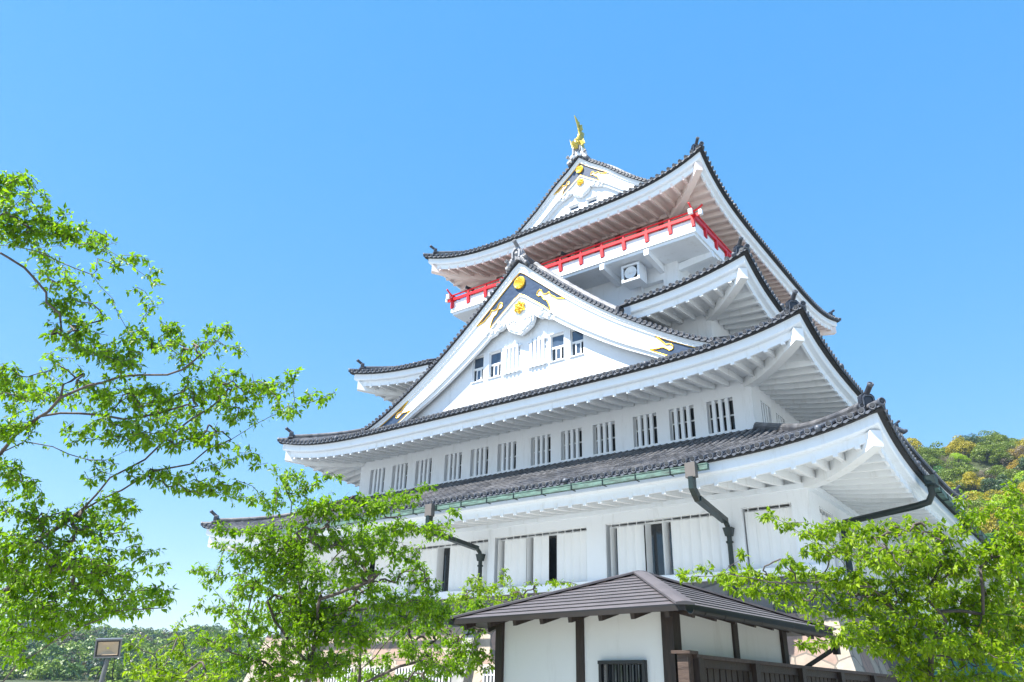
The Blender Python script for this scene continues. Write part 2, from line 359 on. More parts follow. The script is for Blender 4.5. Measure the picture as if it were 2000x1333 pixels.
def eave_fascia(T, parent, skipF=None, clipx=None):
    mb = MB()
    for side in 'FRLB':
        h = T.half(side); n = int(h*2/0.4)
        prof_ = [(0.19,-0.075),(0.19,-0.385),(0.23,-0.43),(0.41,-0.43),(0.41,-0.70),(0.50,-0.70),(0.50,-0.45)]
        secs = []
        for j in range(n+1):
            f = -1+2*j/n
            f = math.copysign(1-(1-abs(f))**1.25, f) if f else 0
            secs.append([T.pt(side, f*(h-d), d, z) for d, z in prof_]+[f*h])
        for a, b in zip(secs[:-1], secs[1:]):
            if skipF and side == 'F' and abs((a[-1]+b[-1])/2) < skipF: continue
            m = len(prof_)
            mb.add(a[:-1]+b[:-1], [(i, i+1, m+i+1, m+i) for i in range(m-1)], 0, False)
    return mb.build('eave_fascia', M['trim'], parent)
def rafters(T, parent, phF, phR, m, skipF=None):
    mb = MB(); ms = mb; s = 0.6075
    for side in 'FRL':
        h = T.half(side); ph = phF if side == 'F' else phR
        us = []; u = h-ph if side in 'F' else -h+ph
        while abs(u) < h-0.45: us.append(u); u += -s if side == 'F' else s
        if side == 'L': us = [-q for q in us]
        tan = TAN[side]
        for u in us:
            if skipF and side == 'F' and abs(u) < skipF: continue
            d1 = min(T.Dw-0.02, h-abs(u))
            if d1 < 0.5: continue
            n = 6; vs = []
            for i in range(n+1):
                d = 0.40+(d1-0.40)*i/n; w = 0.068
                bel = 0.07*math.sin(math.pi*min(1, (d-0.365)/(T.Dw-0.365)))
                pb = T.pt(side, u, d, -0.79+T.sl*(d-0.38)-bel); pt_ = T.pt(side, u, d, -0.56+T.sl*(d-0.38))
                vs += [pb-tan*w, pb+tan*w, pt_+tan*w, pt_-tan*w]
            fs = [(0,1,2,3)]
            for i in range(n):
                for k in range(4): fs.append((i*4+k, i*4+(k+1) % 4, (i+1)*4+(k+1) % 4, (i+1)*4+k))
            mb.add(vs, fs, 0)
    for side in 'FRLB':
        h = T.half(side); n = int(h*2/0.5)
        for j in range(n):
            f0 = -1+2*j/n; f1 = -1+2*(j+1)/n
            f0, f1 = [math.copysign(1-(1-abs(f))**1.25, f) if f else 0 for f in (f0, f1)]
            if skipF and side == 'F' and abs(f0+f1)/2*h < skipF: continue
            A, B = [], []
            for i in range(6):
                d = 0.45+(T.Dw+0.05-0.45)*i/5
                z = -0.60+T.sl*(d-0.38)
                A.append(T.pt(side, f0*(h-d), d, z)); B.append(T.pt(side, f1*(h-d), d, z))
            ms.add(A+B, [(i, i+1, 7+i, 6+i) for i in range(5)], 0)
    return mb.build('soffit', m, parent)
def hip_beams(T, parent, m):
    for sx, sy in ((1,-1),(-1,-1),(1,1),(-1,1)):
        side = 'F' if sy < 0 else 'B'
        pts = []; n = 9
        for i in range(n+1):
            d = 0.34+(T.Dw+0.1-0.34)*i/n
            dd = max(d, 0.34)
            bel = 0.10*math.sin(math.pi*i/n)
            pts.append(T.pt(side, sx*(T.a-dd), dd, -0.70+T.sl*(dd-0.38)-bel))
        mb = MB(); w = 0.17
        dirn = Vector((-sx, -sy, 0)).normalized(); nrm = Vector((-dirn.y, dirn.x, 0))
        vs = []
        for i, p in enumerate(pts):
            hh = 0.27
            vs += [p-nrm*w-Vector((0,0,hh)), p+nrm*w-Vector((0,0,hh)), p+nrm*w+Vector((0,0,0.2)), p-nrm*w+Vector((0,0,0.2))]
        fs = [(0,1,2,3)]
        for i in range(n):
            for k in range(4): fs.append((i*4+k, i*4+(k+1) % 4, (i+1)*4+(k+1) % 4, (i+1)*4+k))
        mb.add(vs, fs); mb.build('hip_beam', m, parent)

def ornament_mesh():
    # ridge end tile facing -Y, base at origin, about 0.75 high
    mb = MB()
    out = [(-.30,0),(-.33,.12),(-.27,.2),(-.27,.48),(-.17,.58),(.17,.58),(.27,.48),(.27,.2),(.33,.12),(.30,0)]
    mb.ngon_prism([(x, 0, z) for x, z in out], (0, .22, 0), 0)
    inn = [(-.15,.1),(-.15,.38),(-.09,.44),(.09,.44),(.15,.38),(.15,.1)]
    mb.ngon_prism([(x, -.025, z) for x, z in inn], (0, .03, 0), 0)
    mb.path([(-.2,-.02,.08),(-.2,-.02,.42),(-.12,-.02,.5),(.12,-.02,.5),(.2,-.02,.42),(.2,-.02,.08)], [(-.02,-.02),(.02,-.02),(.02,.02),(-.02,.02)], (0,1,0), 1)
    for sx in (-1, 1):
        end_disc(mb, (sx*.34, -.1, .06), (sx*.25, -1, .1), .1); mb.tube([(sx*.34,-.1,.06),(sx*.31,.15,.1)], .095, 10)
    # upward horn with a disc end
    a = Vector((0, .12, .52)); b = Vector((0, -.30, .86)); d = (b-a).normalized()
    mb.tube([a, (a+b)/2+Vector((0,.02,-.02)), b], .1, 12); end_disc(mb, b+d*.01, d, .115)
    me = mb.build('ornament_proto', [M['tiledark'], M['tileend'], M['disc']]); dat = me.data
    bpy.data.objects.remove(me); return dat
ORN = ornament_mesh(); ORN.name = 'ridge_ornament'
def ornament(parent, loc, az, s=1.0, tilt=0):
    o = bpy.data.objects.new('ridge_ornament', ORN); COL.objects.link(o); o.parent = parent
    o.location = loc; o.rotation_euler = (tilt, 0, az); o.scale = (s, s, s); return o
RIDGE = [(-.13,0),(-.15,.05),(-.12,.06),(-.14,.11),(-.11,.12),(-.13,.17),(-.10,.18),(-.09,.24),(-.05,.29),(0,.31),(.05,.29),(.09,.24),(.10,.18),(.13,.17),(.11,.12),(.14,.11),(.12,.06),(.15,.05),(.13,0)]
def hip_ridges(T, parent, d1, s=1.0):
    for sx, sy in ((1,-1),(-1,-1),(1,1),(-1,1)):
        side = 'F' if sy < 0 else 'B'; mb = MB()
        pts = [T.pt(side, sx*(T.a-d), d)+Vector((0,0,.03)) for d in np.linspace(0.42, d1, 14)]
        mb.path(pts, [(a*s, b*s) for a, b in RIDGE], (0,0,1), 0)
        tip = [T.pt(side, sx*(T.a-d), d)+Vector((0,0,.07)) for d in (0.0, .2, .45)]
        o = Vector((sx, sy, 0)).normalized(); o2 = (tip[0]-tip[1]).normalized()
        mb.tube([tip[0]+o2*.02, tip[1], tip[2]], .1, 10); end_disc(mb, tip[0]+o2*.04, o2, .115)
        mb.build('hip_ridge', [M['tile'], M['tileend'], M['disc']], parent)
        p = T.pt(side, sx*(T.a-.40), .40)+Vector((0,0,.02))
        slope = math.atan2((pts[1].z-pts[0].z), (pts[1]-pts[0]).length)
        ornament(parent, p, math.atan2(o.x, -o.y), .8*s, slope*0.5)

# tiers from the bottom up
T1 = Tier(16.276, -18.477, 19.067, 8.537, 9.308, 0.15, 7.0, 5.40, (0.40, 0.0115), 3.15, 0.17)
T2 = Tier(14.0, -16.27, 13.993+2.2, 13.272, 14.012, 0.156, 6.0, 5.25, (0.42, 0.018), 3.1, 0.19)
T3 = Tier(11.373, -13.72, 13.9, 17.667, 18.35, 0.38, 4.5, 5.4, (0.42, 0.012), 2.6, 0.2)
T4 = Tier(8.917, -11.0, 11.871, 25.678, 26.555, 0.353, 4.5, 3.6, (0.52, 0.025), 2.8, 0.2)

# ---- roofs
G2 = interp([(0,21.88),(.3,21.68),(.6,21.38),(1,21.02),(1.8,20.3),(2.7,19.5),(3.7,18.66),(4.6,17.95),(5.6,17.22),(6.7,16.5),(7.7,15.87),(8.8,15.25),(9.7,14.84),(10.7,14.52)])
G4 = interp([(0,32.35),(.4,31.98),(.8,31.62),(1.8,30.86),(2.6,30.08),(3.2,29.52),(4.35,28.62),(5.0,28.18),(5.6,27.8)])
r1 = roof_tiles(T1, name='roof', label='lowest and widest tiled roof with green gutter')
eave_fascia(T1, r1); rafters(T1, r1, 0.89, 1.67, M['soffit']); hip_beams(T1, r1, M['soffit']); hip_ridges(T1, r1, 5.35)
r2 = roof_tiles(T2, name='roof', label='second tiled roof carrying the large gable')
eave_fascia(T2, r2); rafters(T2, r2, 0.93, 2.34, M['soffit']); hip_beams(T2, r2, M['soffit']); hip_ridges(T2, r2, 5.2)
r3 = roof_tiles(T3, skipF=5.7, name='roof', label='third tiled roof behind the large gable', clip=lambda p: p.y > -8 or abs(p.x) > 9 or p.z > G2(p.x)+.0)
eave_fascia(T3, r3, skipF=6.0); rafters(T3, r3, 0.93, 1.8, M['soffit'], skipF=6.3); hip_beams(T3, r3, M['soffit']); hip_ridges(T3, r3, 5.3)
r4 = roof_tiles(T4, upper=8.3, name='roof', label='top gabled roof under the golden fish')
eave_fascia(T4, r4); rafters(T4, r4, 0.58, 1.37, M['pink']); hip_beams(T4, r4, M['pink']); hip_ridges(T4, r4, 3.2)

# ---- walls
def wall_run(mb, org, ax, L, z0, z1, th, holes, out):
    # wall along axis ax from org, thickness th inwards, rectangular holes [(s0,s1,za,zb)]
    ax = Vector(ax); out = Vector(out); org = Vector(org)
    fr = lambda p: org+ax*p[0]-out*p[1]+Vector((0,0,p[2]))
    cuts = sorted(set([0, L]+[h[0] for h in holes]+[h[1] for h in holes]))
    for a, b in zip(cuts[:-1], cuts[1:]):
        h = [q for q in holes if q[0] <= a+1e-6 and q[1] >= b-1e-6]
        if h:
            mb.box((a, 0, z0), (b, th, h[0][2]), 0, fr); mb.box((a, 0, h[0][3]), (b, th, z1), 0, fr)
        else: mb.box((a, 0, z0), (b, th, z1), 0, fr)
    return fr
def plain_walls(mb, x, y0, y1, z0, z1, faces):
    for f in faces:
        if f == 'B': mb.box((-x, y1-.3, z0), (x, y1, z1))
        if f == 'L': mb.box((-x, y0+.3, z0), (-x+.3, y1-.3, z1))
        if f == 'R': mb.box((x-.3, y0+.3, z0), (x, y1-.3, z1))
        if f == 'F': mb.box((-x, y0, z0), (x, y0+.3, z1))
# second storey (under roof 2)
x2, yf2, yb2 = 10.93, -13.17, 13.05
mb = MB()
cen2 = [-9.6,-7.95,-6.28,-4.3,-2.63,-.97,.97,2.63,4.3,6.28,7.95,9.6]
zw0, zw1 = 11.2, 12.54
frF = wall_run(mb, (-x2, yf2, 0), (1,0,0), 2*x2, 10.6, 13.2, .3, [(c+x2-.55, c+x2+.55, zw0, zw1) for c in cen2], (0,-1,0))
cenR = [-11.67, -9.93, -8.23, -6.2, -4.5, -2.8, -.8, .9, 2.6, 4.6, 6.3, 8.0, 9.7, 11.4]
frR = wall_run(mb, (x2, yf2+.3, 0), (0,1,0), yb2-yf2-.3, 10.6, 13.2, .3, [(c-yf2-.3-.55, c-yf2-.3+.55, zw0, zw1) for c in cenR], (1,0,0))
plain_walls(mb, x2, yf2, yb2, 10.6, 13.2, 'B'); mb.box((-x2, yf2+.3, 10.6), (-x2+.3, yb2-.3, 13.2))
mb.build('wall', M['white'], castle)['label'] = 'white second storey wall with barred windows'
mb = MB(); mb.box((-x2-.06, yf2-.08, 10.9), (x2+.08, yf2-.002, 11.12)); mb.box((x2+.002, yf2, 10.9), (x2+.08, yb2, 11.12))
mb.build('wall_sill', M['trim'], castle)
def barred_window(fr, s, z0, z1, par, variant):
    w = MB(); fb = MB(); gl = MB()
    t = .05
    fb.box((s-.55, -.012, z0-.05), (s+.55, .1, z0+.001), 0, fr)
    for a, b in ((s-.545, s-.5), (s+.5, s+.545)): fb.box((a, .2, z0), (b, .27, z1), 0, fr)
    fb.box((s-.5, .2, z1-.06), (s+.5, .27, z1), 0, fr); fb.box((s-.5, .2, z0), (s+.5, .27, z0+.06), 0, fr)
    fb.box((s-.5, .21, (z0+z1)/2-.03+variant*.08), (s+.5, .265, (z0+z1)/2+.03+variant*.08), 0, fr)
    fb.box((s-.035, .215, z0+.06), (s+.035, .26, z1-.06), 0, fr)
    o = fb.build('window', M['louvre'], par)
    br = MB()
    for k in (-.275, 0, .275): br.box((s+k-.068, .03, z0+.001), (s+k+.068, .15, z1-.001), 0, fr)
    br.build('window_bars', M['trim'], o)
    gl.box((s-.5, .235, z0+.06), (s+.5, .25, z1-.06), 0, fr)
    if variant: gl.box((s-.48, .228, z0+.7), (s-.05, .234, z1-.07), 1, fr)
    gl.build('pane', [M['glass'], M['concrete']], o)
for i, c in enumerate(cen2): barred_window(frF, c+x2, zw0, zw1, castle, [0,1,0,1,1,0][i % 6])
for i, c in enumerate(cenR): barred_window(frR, c-yf2-.3, zw0, zw1, castle, i % 2)
# ridge course where roofs 1-3 meet the walls
def wall_ridge(T, x, y0, y1, z, skip=None):
    mb = MB()
    pts = [(-x-.1, y1+.1, z), (-x-.1, y0-.1, z), (x+.1, y0-.1, z), (x+.1, y1+.1, z), (-x-.1, y1+.1, z)]
    for a, b in zip(pts[:-1], pts[1:]): mb.path([a, b], [(p*.9, q*.6) for p, q in RIDGE], (0,0,1), 0)
    mb.build('wall_ridge', M['tiledark'], castle)
wall_ridge(T1, x2, yf2, yb2, 10.88)
# first storey
x1, yf1, yb1 = 13.15, -15.327, 15.9
mb = MB()
ops = [(-12.55,-10.85),(-10.0,-5.5),(-4.65,-.18),(.18,4.65),(5.5,10.0),(10.85,12.55)]
zo0, zo1 = 5.62, 7.66
frA = wall_run(mb, (-x1, yf1, 0), (1,0,0), 2*x1, 5.45, 8.6, .45, [(a+x1, b+x1, zo0, zo1) for a, b in ops], (0,-1,0))
opr = [(-14.3,-12.7),(-11.6,-7.2),(-6.4,-2.0),(-1.2,3.2),(4.0,8.4),(9.2,13.6)]
frB = wall_run(mb, (x1, yf1+.45, 0), (0,1,0), yb1-yf1-.45, 5.45, 8.6, .45, [(a-yf1-.45, b-yf1-.45, zo0, zo1) for a, b in opr], (1,0,0))
mb.box((-x1, yb1-.3, 5.45), (x1, yb1, 8.6)); mb.box((-x1, yf1+.45, 5.45), (-x1+.3, yb1-.3, 8.6))
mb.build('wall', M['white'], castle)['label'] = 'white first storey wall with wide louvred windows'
mb = MB()
mb.box((-x1-.12, yf1-.14, 5.32), (x1+.12, yf1-.002, 5.6)); mb.box((x1+.002, yf1, 5.32), (x1+.12, yb1, 5.6)); mb.box((-x1-.12, yf1, 5.32), (-x1-.002, yb1, 5.6))
mb.box((-x1-.1, yf1-.2, 8.02), (x1+.1, yf1-.002, 8.2)); mb.box((x1+.002, yf1, 8.02), (x1+.2, yb1, 8.2))
mb.build('wall_moulding', M['trim'], castle)
def louvre_window(fr, a, b, par, seed):
    r = random.Random(seed)
    fb = MB()
    fb.box((a, .36, zo0), (b, .4, zo0+.08), 0, fr); fb.box((a, .36, zo1-.12), (b, .4, zo1-.04), 0, fr)
    k = a+.4
    while k < b: fb.box((k-.03, .365, zo0+.08), (k+.03, .395, zo1-.12), 0, fr); k += .9
    o = fb.build('window', M['louvre'], par)
    rail = MB(); rail.box((a+.01, .05, zo1-.03), (b-.01, .11, zo1-.002), 0, fr)
    k = a+.2
    while k < b: rail.box((k-.012, .07, zo1-.15), (k+.012, .09, zo1-.03), 0, fr); k += .36
    rail.build('louvre_rail', M['louvre'], o)
    gl = MB(); gl.box((a, .41, zo0), (b, .43, zo1), 0, fr); gl.build('pane', M['glass'], o)
    sl_ = MB(); L = b-a
    gaps = [a+L*q for q in ((.07,.40,.5) if seed % 2 else (.03,.38,.62))]
    s = a+.05; w = .365
    while s < b-.1:
        e = min(s+w, b-.03); mid = (s+e)/2
        if L > 3 and s > a+.3 and abs(mid-gaps[2]) < .185: s = e+.004; continue
        if L > 3 and any(abs(mid-gq) < .2 for gq in gaps):
            # edge-on louvre
            ang = math.radians(82)
        else: ang = math.radians(r.choice([2, 3, 4, -3, 5, 9, 2]))
        if L > 3 and seed % 2 == 0 and abs(mid-(a+L*.62)) < .2: ang = math.radians(35)
        c, sn = math.cos(ang)*w/2, math.sin(ang)*w/2; y = .14; bow = .025
        def P(q, yy, z): return fr((q, yy, z))
        prof_ = [(mid-c, y-sn), (mid-c*.4, y-sn*.4-bow), (mid+c*.4, y+sn*.4-bow), (mid+c, y+sn)]
        z0, z1 = zo0+.03, zo1-.14
        vs = [P(q, yy, z0) for q, yy in prof_]+[P(q, yy, z1) for q, yy in prof_]+[P(q, yy+.02, z0) for q, yy in prof_]+[P(q, yy+.02, z1) for q, yy in prof_]
        sl_.add(vs, [(0,1,5,4),(1,2,6,5),(2,3,7,6),(9,8,12,13),(10,9,13,14),(11,10,14,15),(0,4,12,8),(3,11,15,7),(4,5,13,12),(5,6,14,13),(6,7,15,14)])
        s = e+.004
    sl_.build('louvres', M['louvre'], o)
for i, (a, b) in enumerate(ops): louvre_window(frA, a+x1, b+x1, castle, i+1)
for i, (a, b) in enumerate(opr): louvre_window(frB, a-yf1-.45, b-yf1-.45, castle, i+20)
# stone base
mb = MB()
mb.box((-x1-.02, yf1+.02, 4.1), (x1+.02, yf1+.5, 5.32)); mb.box((x1-.5, yf1+.5, 4.1), (x1+.02, yb1, 5.32)); mb.box((-x1-.02, yf1+.5, 4.1), (-x1+.5, yb1, 5.32))
mb.build('stone_band', M['greystone'], castle)
def kz(z): return .42+.27*(4.15-z)
zs = [4.15, 2.0, 0.0]; mb = MB()
def ring(z, dk=0): k = kz(z)+dk; return [(-x1-k, yf1-k, z), (x1+k, yf1-k, z), (x1+k, yb1+k, z), (-x1-k, yb1+k, z)]
rr = [[(-x1, yf1, 4.15), (x1, yf1, 4.15), (x1, yb1, 4.15), (-x1, yb1, 4.15)]]+[ring(z) for z in zs]
for A, B in zip(rr[:-1], rr[1:]):
    for i in range(4): mb.quad(A[i], A[(i+1) % 4], B[(i+1) % 4], B[i])
mb.build('stone_base', M['flag'], castle)
# buttresses and grilled basement windows
for bx in (-.35, 9.6, -9.6):
    mb = MB()
    for z0, z1 in ((0.0, 4.12),):
        a = yf1-kz(z0)-.55; b = yf1-kz(z1)-.25
        vs = [(bx-.28, a, z0), (bx+.28, a, z0), (bx+.28, a+1.2, z0), (bx-.28, a+1.2, z0), (bx-.28, b, z1), (bx+.28, b, z1), (bx+.28, b+.6, z1), (bx-.28, b+.6, z1)]
        mb.add(vs, [(0,3,2,1),(4,5,6,7),(0,1,5,4),(1,2,6,5),(2,3,7,6),(3,0,4,7)])
    mb.build('buttress', M['concrete'], castle)
for by in (-11.5, -4.0, 4.0):
    mb = MB(); a = x1+kz(0)+.5; b = x1+kz(4.12)+.3
    vs = [(a, by-.3, 0), (a, by+.3, 0), (a-1.2, by+.3, 0), (a-1.2, by-.3, 0), (b, by-.3, 4.1), (b, by+.3, 4.1), (b-.6, by+.3, 4.1), (b-.6, by-.3, 4.1)]
    mb.add(vs, [(0,1,2,3),(4,7,6,5),(0,4,5,1),(1,5,6,2),(2,6,7,3),(3,7,4,0)]); mb.build('buttress', M['greystone'], castle)
for a, b in ((-8.4,-6.6), (-5.9,-4.6), (-4.0,-.9), (.6, 3.4)):
    yy = yf1-kz(2.6)-.12; mb = MB()
    mb.box((a-.1, yy, .9), (b+.1, yy+.9, 2.72)); o = mb.build('window', M['beige'], castle); o['label'] = 'basement window behind a white grille'
    mb = MB(); mb.box((a, yy-.03, 1.0), (b, yy-.004, 2.6)); mb.build('pane', M['concrete'], o)
    mb = MB(); k = a+.06
    while k < b: mb.box((k-.025, yy-.1, 1.0), (k+.025, yy-.06, 2.62)); k += .17
    for z in (1.3, 2.35): mb.box((a, yy-.06, z-.025), (b, yy-.035, z+.025))
    mb.build('window_grille', M['louvre'], o)
# third storey wall + tower
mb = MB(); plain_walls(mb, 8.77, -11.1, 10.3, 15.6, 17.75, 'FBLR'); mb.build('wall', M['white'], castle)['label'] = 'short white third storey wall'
xt, ytf, ytb = 6.08, -8.1, 8.9
mb = MB(); wall_run(mb, (-xt, ytf, 0), (1,0,0), 2*xt, 19.4, 22.6, .3, [(xt+3.95, xt+5.25, 20.95, 21.75), (xt-5.25, xt-3.95, 20.95, 21.75)], (0,-1,0))
wall_run(mb, (xt, ytf+.3, 0), (0,1,0), ytb-ytf-.3, 19.4, 22.6, .3, [(.9, 2.2, 20.95, 21.75), (4.9, 6.2, 20.95, 21.75)], (1,0,0))
plain_walls(mb, xt, ytf, ytb, 19.4, 22.6, 'BL')
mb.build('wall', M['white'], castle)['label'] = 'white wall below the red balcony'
mb = MB(); mb.box((-5.6, ytf+.32, 20.9), (5.6, ytf+.36, 21.8)); mb.box((xt-.36, ytf+.4, 20.9), (xt-.32, 8, 21.8)); mb.build('vent_panel', M['soffit'], castle)
mb = MB(); plain_walls(mb, xt, ytf, ytb, 23.02, 26.0, 'FBLR'); mb.build('wall', M['brown'], castle)['label'] = 'brown observation floor wall behind the balcony'
for k in range(-4, 5):
    mb = MB(); mb.box((k*1.34-.13, ytf-.12, 23.02), (k*1.34+.13, ytf-.002, 25.9)); mb.build('column', M['column'], castle)
mb = MB(); mb.box((-xt-.2, ytf-.22, 25.35), (xt+.22, ytf-.13, 25.62)); mb.box((xt+.02, ytf-.1, 25.35), (xt+.14, ytb, 25.62)); mb.build('lintel', M['pink'], castle)
# balcony
xb, ybf, ybb = 7.98, -9.96, 10.78
bal = MB()
bal.box((-xb, ybf, 22.76), (xb, ybb, 23.02)); bal.box((-xb+.1, ybf+.1, 22.6), (xb-.1, ybb-.1, 22.758))
balo = bal.build('balcony', M['trim'], castle)
mb = MB(); mb.box((-xb+.06, ybf+.06, 23.022), (xb-.06, ybb-.06, 23.05)); mb.build('deck', M['deck'], balo)
mb = MB(); mb.box((-xb+.09, ybf+.09, 23.05), (xb-.09, ybf+.13, 23.52)); mb.box((xb-.13, ybf+.14, 23.05), (xb-.09, ybb-.1, 23.5)); mb.box((-xb+.09, ybf+.14, 23.05), (-xb+.13, ybb-.1, 23.5))
mb.build('parapet_panel', M['trim'], balo)
for k in range(-3, 4):
    mb = MB(); x = k*2.62
    if abs(x) < xb-.3: mb.path([(x, ybf+.02, 22.52), (x, ytf+.1, 22.3)], [(-.13,-.2),(.13,-.2),(.13,.2),(-.13,.2)]); mb.build('bracket', M['trim'], balo)
for k in range(-3, 4):
    mb = MB(); y = k*2.7+.3
    mb.path([(xb-.02, y, 22.52), (xt-.1, y, 22.3)], [(-.13,-.2),(.13,-.2),(.13,.2),(-.13,.2)]); mb.build('bracket', M['trim'], balo)
def rail_post(x, y):
    mb = MB(); mb.box((x-.085, y-.07, 23.05), (x+.085, y+.07, 23.60)); mb.box((x-.05, y-.05, 23.60), (x+.05, y+.05, 23.92)); mb.build('railing_post', M['red'], balo)
ix = xb-.02; iy = ybf+.02
for k in range(-6, 7):
    x = k*1.33
    if abs(x) > ix: x = math.copysign(ix-.05, x)
    rail_post(x, iy)
for k in range(1, 16): rail_post(ix-.02, iy+k*1.36); rail_post(-ix+.02, iy+k*1.36)
mb = MB()
def railrun(a, b, ext):
    a = Vector(a); b = Vector(b); d = (b-a).normalized(); up = Vector((0,0,1))
    mb.path([a-d*ext-d*.22+up*.20, a-d*ext+up*.08, a-d*.1, a, b, b+d*.1, b+d*ext+up*.08, b+d*ext+d*.22+up*.20], [(.05*math.cos(t*math.pi/4), .05*math.sin(t*math.pi/4)) for t in range(8)], (0,0,1), 0, True, True)
    mb.beam(a-d*ext-up*.30, b+d*ext-up*.30, .12, .17)
railrun((-ix, iy, 23.95), (ix, iy, 23.95), .3)
railrun((ix, iy, 23.962), (ix, ybb-.1, 23.962), .3); railrun((-ix, iy, 23.962), (-ix, ybb-.1, 23.962), .3)
mb.build('railing', M['red'], balo)
mb = MB()
for sx in (-1, 1):
    mb.box((sx*ix-.1, iy-.44, 23.58), (sx*ix+.1, iy-.3, 23.86)); mb.box((sx*(ix+.38)-.08, iy-.1, 23.6), (sx*(ix+.38)+.08, iy+.1, 23.87))
mb.build('rail_end_cap', M['louvre'], balo)
for qx in (.35, -6.6):
    mb = MB(); mb.tube([(qx, -9.5, 24.12), (qx-.25, -9.95, 24.2)], .09, 12); mb.lathe((qx-.25,-9.95,24.2), (-.25,-.45,.08), [(0,.11),(.03,.11),(.03,.08),(.0,.001)], 12); mb.tube([(qx-.05,-9.6,24.1),(qx-.05,-9.6,23.1)], .03, 6)
    mb.build('spotlight', M['black'], balo)
# loudspeaker box under the balcony
mb = MB(); bx0, bx1, by0, by1, bz0, bz1 = 3.45, 4.5, -9.35, -8.5, 21.5, 22.5
mb.box((bx0, by0+.12, bz0), (bx1, by1, bz1))
for a, b in (((bx0, by0, bz0), (bx1, by0+.12, bz0+.12)), ((bx0, by0, bz1-.12), (bx1, by0+.12, bz1)), ((bx0, by0, bz0+.12), (bx0+.12, by0+.12, bz1-.12)), ((bx1-.12, by0, bz0+.12), (bx1, by0+.12, bz1-.12))): mb.box(a, b)
sp = mb.build('loudspeaker_box', M['trim'], castle)
mb = MB(); cx, cz = (bx0+bx1)/2, (bz0+bz1)/2
mb.box((bx0+.12, by0+.105, bz0+.12), (bx1-.12, by0+.118, bz1-.12), 1)
mb.lathe((cx, by0+.1, cz), (0,-1,0), [(0,.06),(.02,.12),(.04,.2),(.075,.33),(.08,.36)], 24, 0)
mb.lathe((cx, by0+.1, cz), (0,-1,0), [(0,.1),(.06,.07),(.08,.001)], 16, 0)
mb.box((bx0+.1, by0+.0, cz-.012), (bx1-.1, by0+.012, cz+.012), 0)
mb.build('horn', [M['soffit'], M['black']], sp)
# ------------------------------------------------------------------ gables
UPQ = [(2.73,18.96),(2.23,19.05),(2.05,19.25),(1.87,19.33),(1.78,19.58),(1.63,19.49),(1.39,19.56),(1.33,19.81),(1.17,19.86),(1.02,19.67),(1.15,19.49),(1.33,19.52),(1.45,19.23),(1.63,19.18),(1.78,18.83),(1.84,18.61)]
LOQ = [(7.25,15.77),(7.59,15.39),(7.72,15.22),(7.93,15.23),(8.1,15.01),(7.91,14.89),(7.74,15.03),(7.57,15.15),(7.36,15.13),(7.0,15.22)]
VS = interp([(0,1.12),(1.2,1.02),(2.2,1),(4.4,.84),(7,.68),(11,.62)])
UPV = [(x, max(.56, (G2(x)-z)/VS(x))) for x, z in UPQ]; UPV[0] = (2.73, .57); UPV[-1] = (1.84, 1.70)
LOV = [(x, (G2(x)-z)/VS(x)) for x, z in LOQ]; LOV[0] = (7.25, .58); LOV[-1] = (6.95, 1.70)
def chaikin(p, n=2):
    for _ in range(n):
        q = [p[0]]
        for a, b in zip(p[:-1], p[1:]): q += [(a[0]*.75+b[0]*.25, a[1]*.75+b[1]*.25), (a[0]*.25+b[0]*.75, a[1]*.25+b[1]*.75)]
        p = q+[p[-1]]
    return p
UPV = chaikin(UPV, 2); LOV = chaikin(LOV, 2)
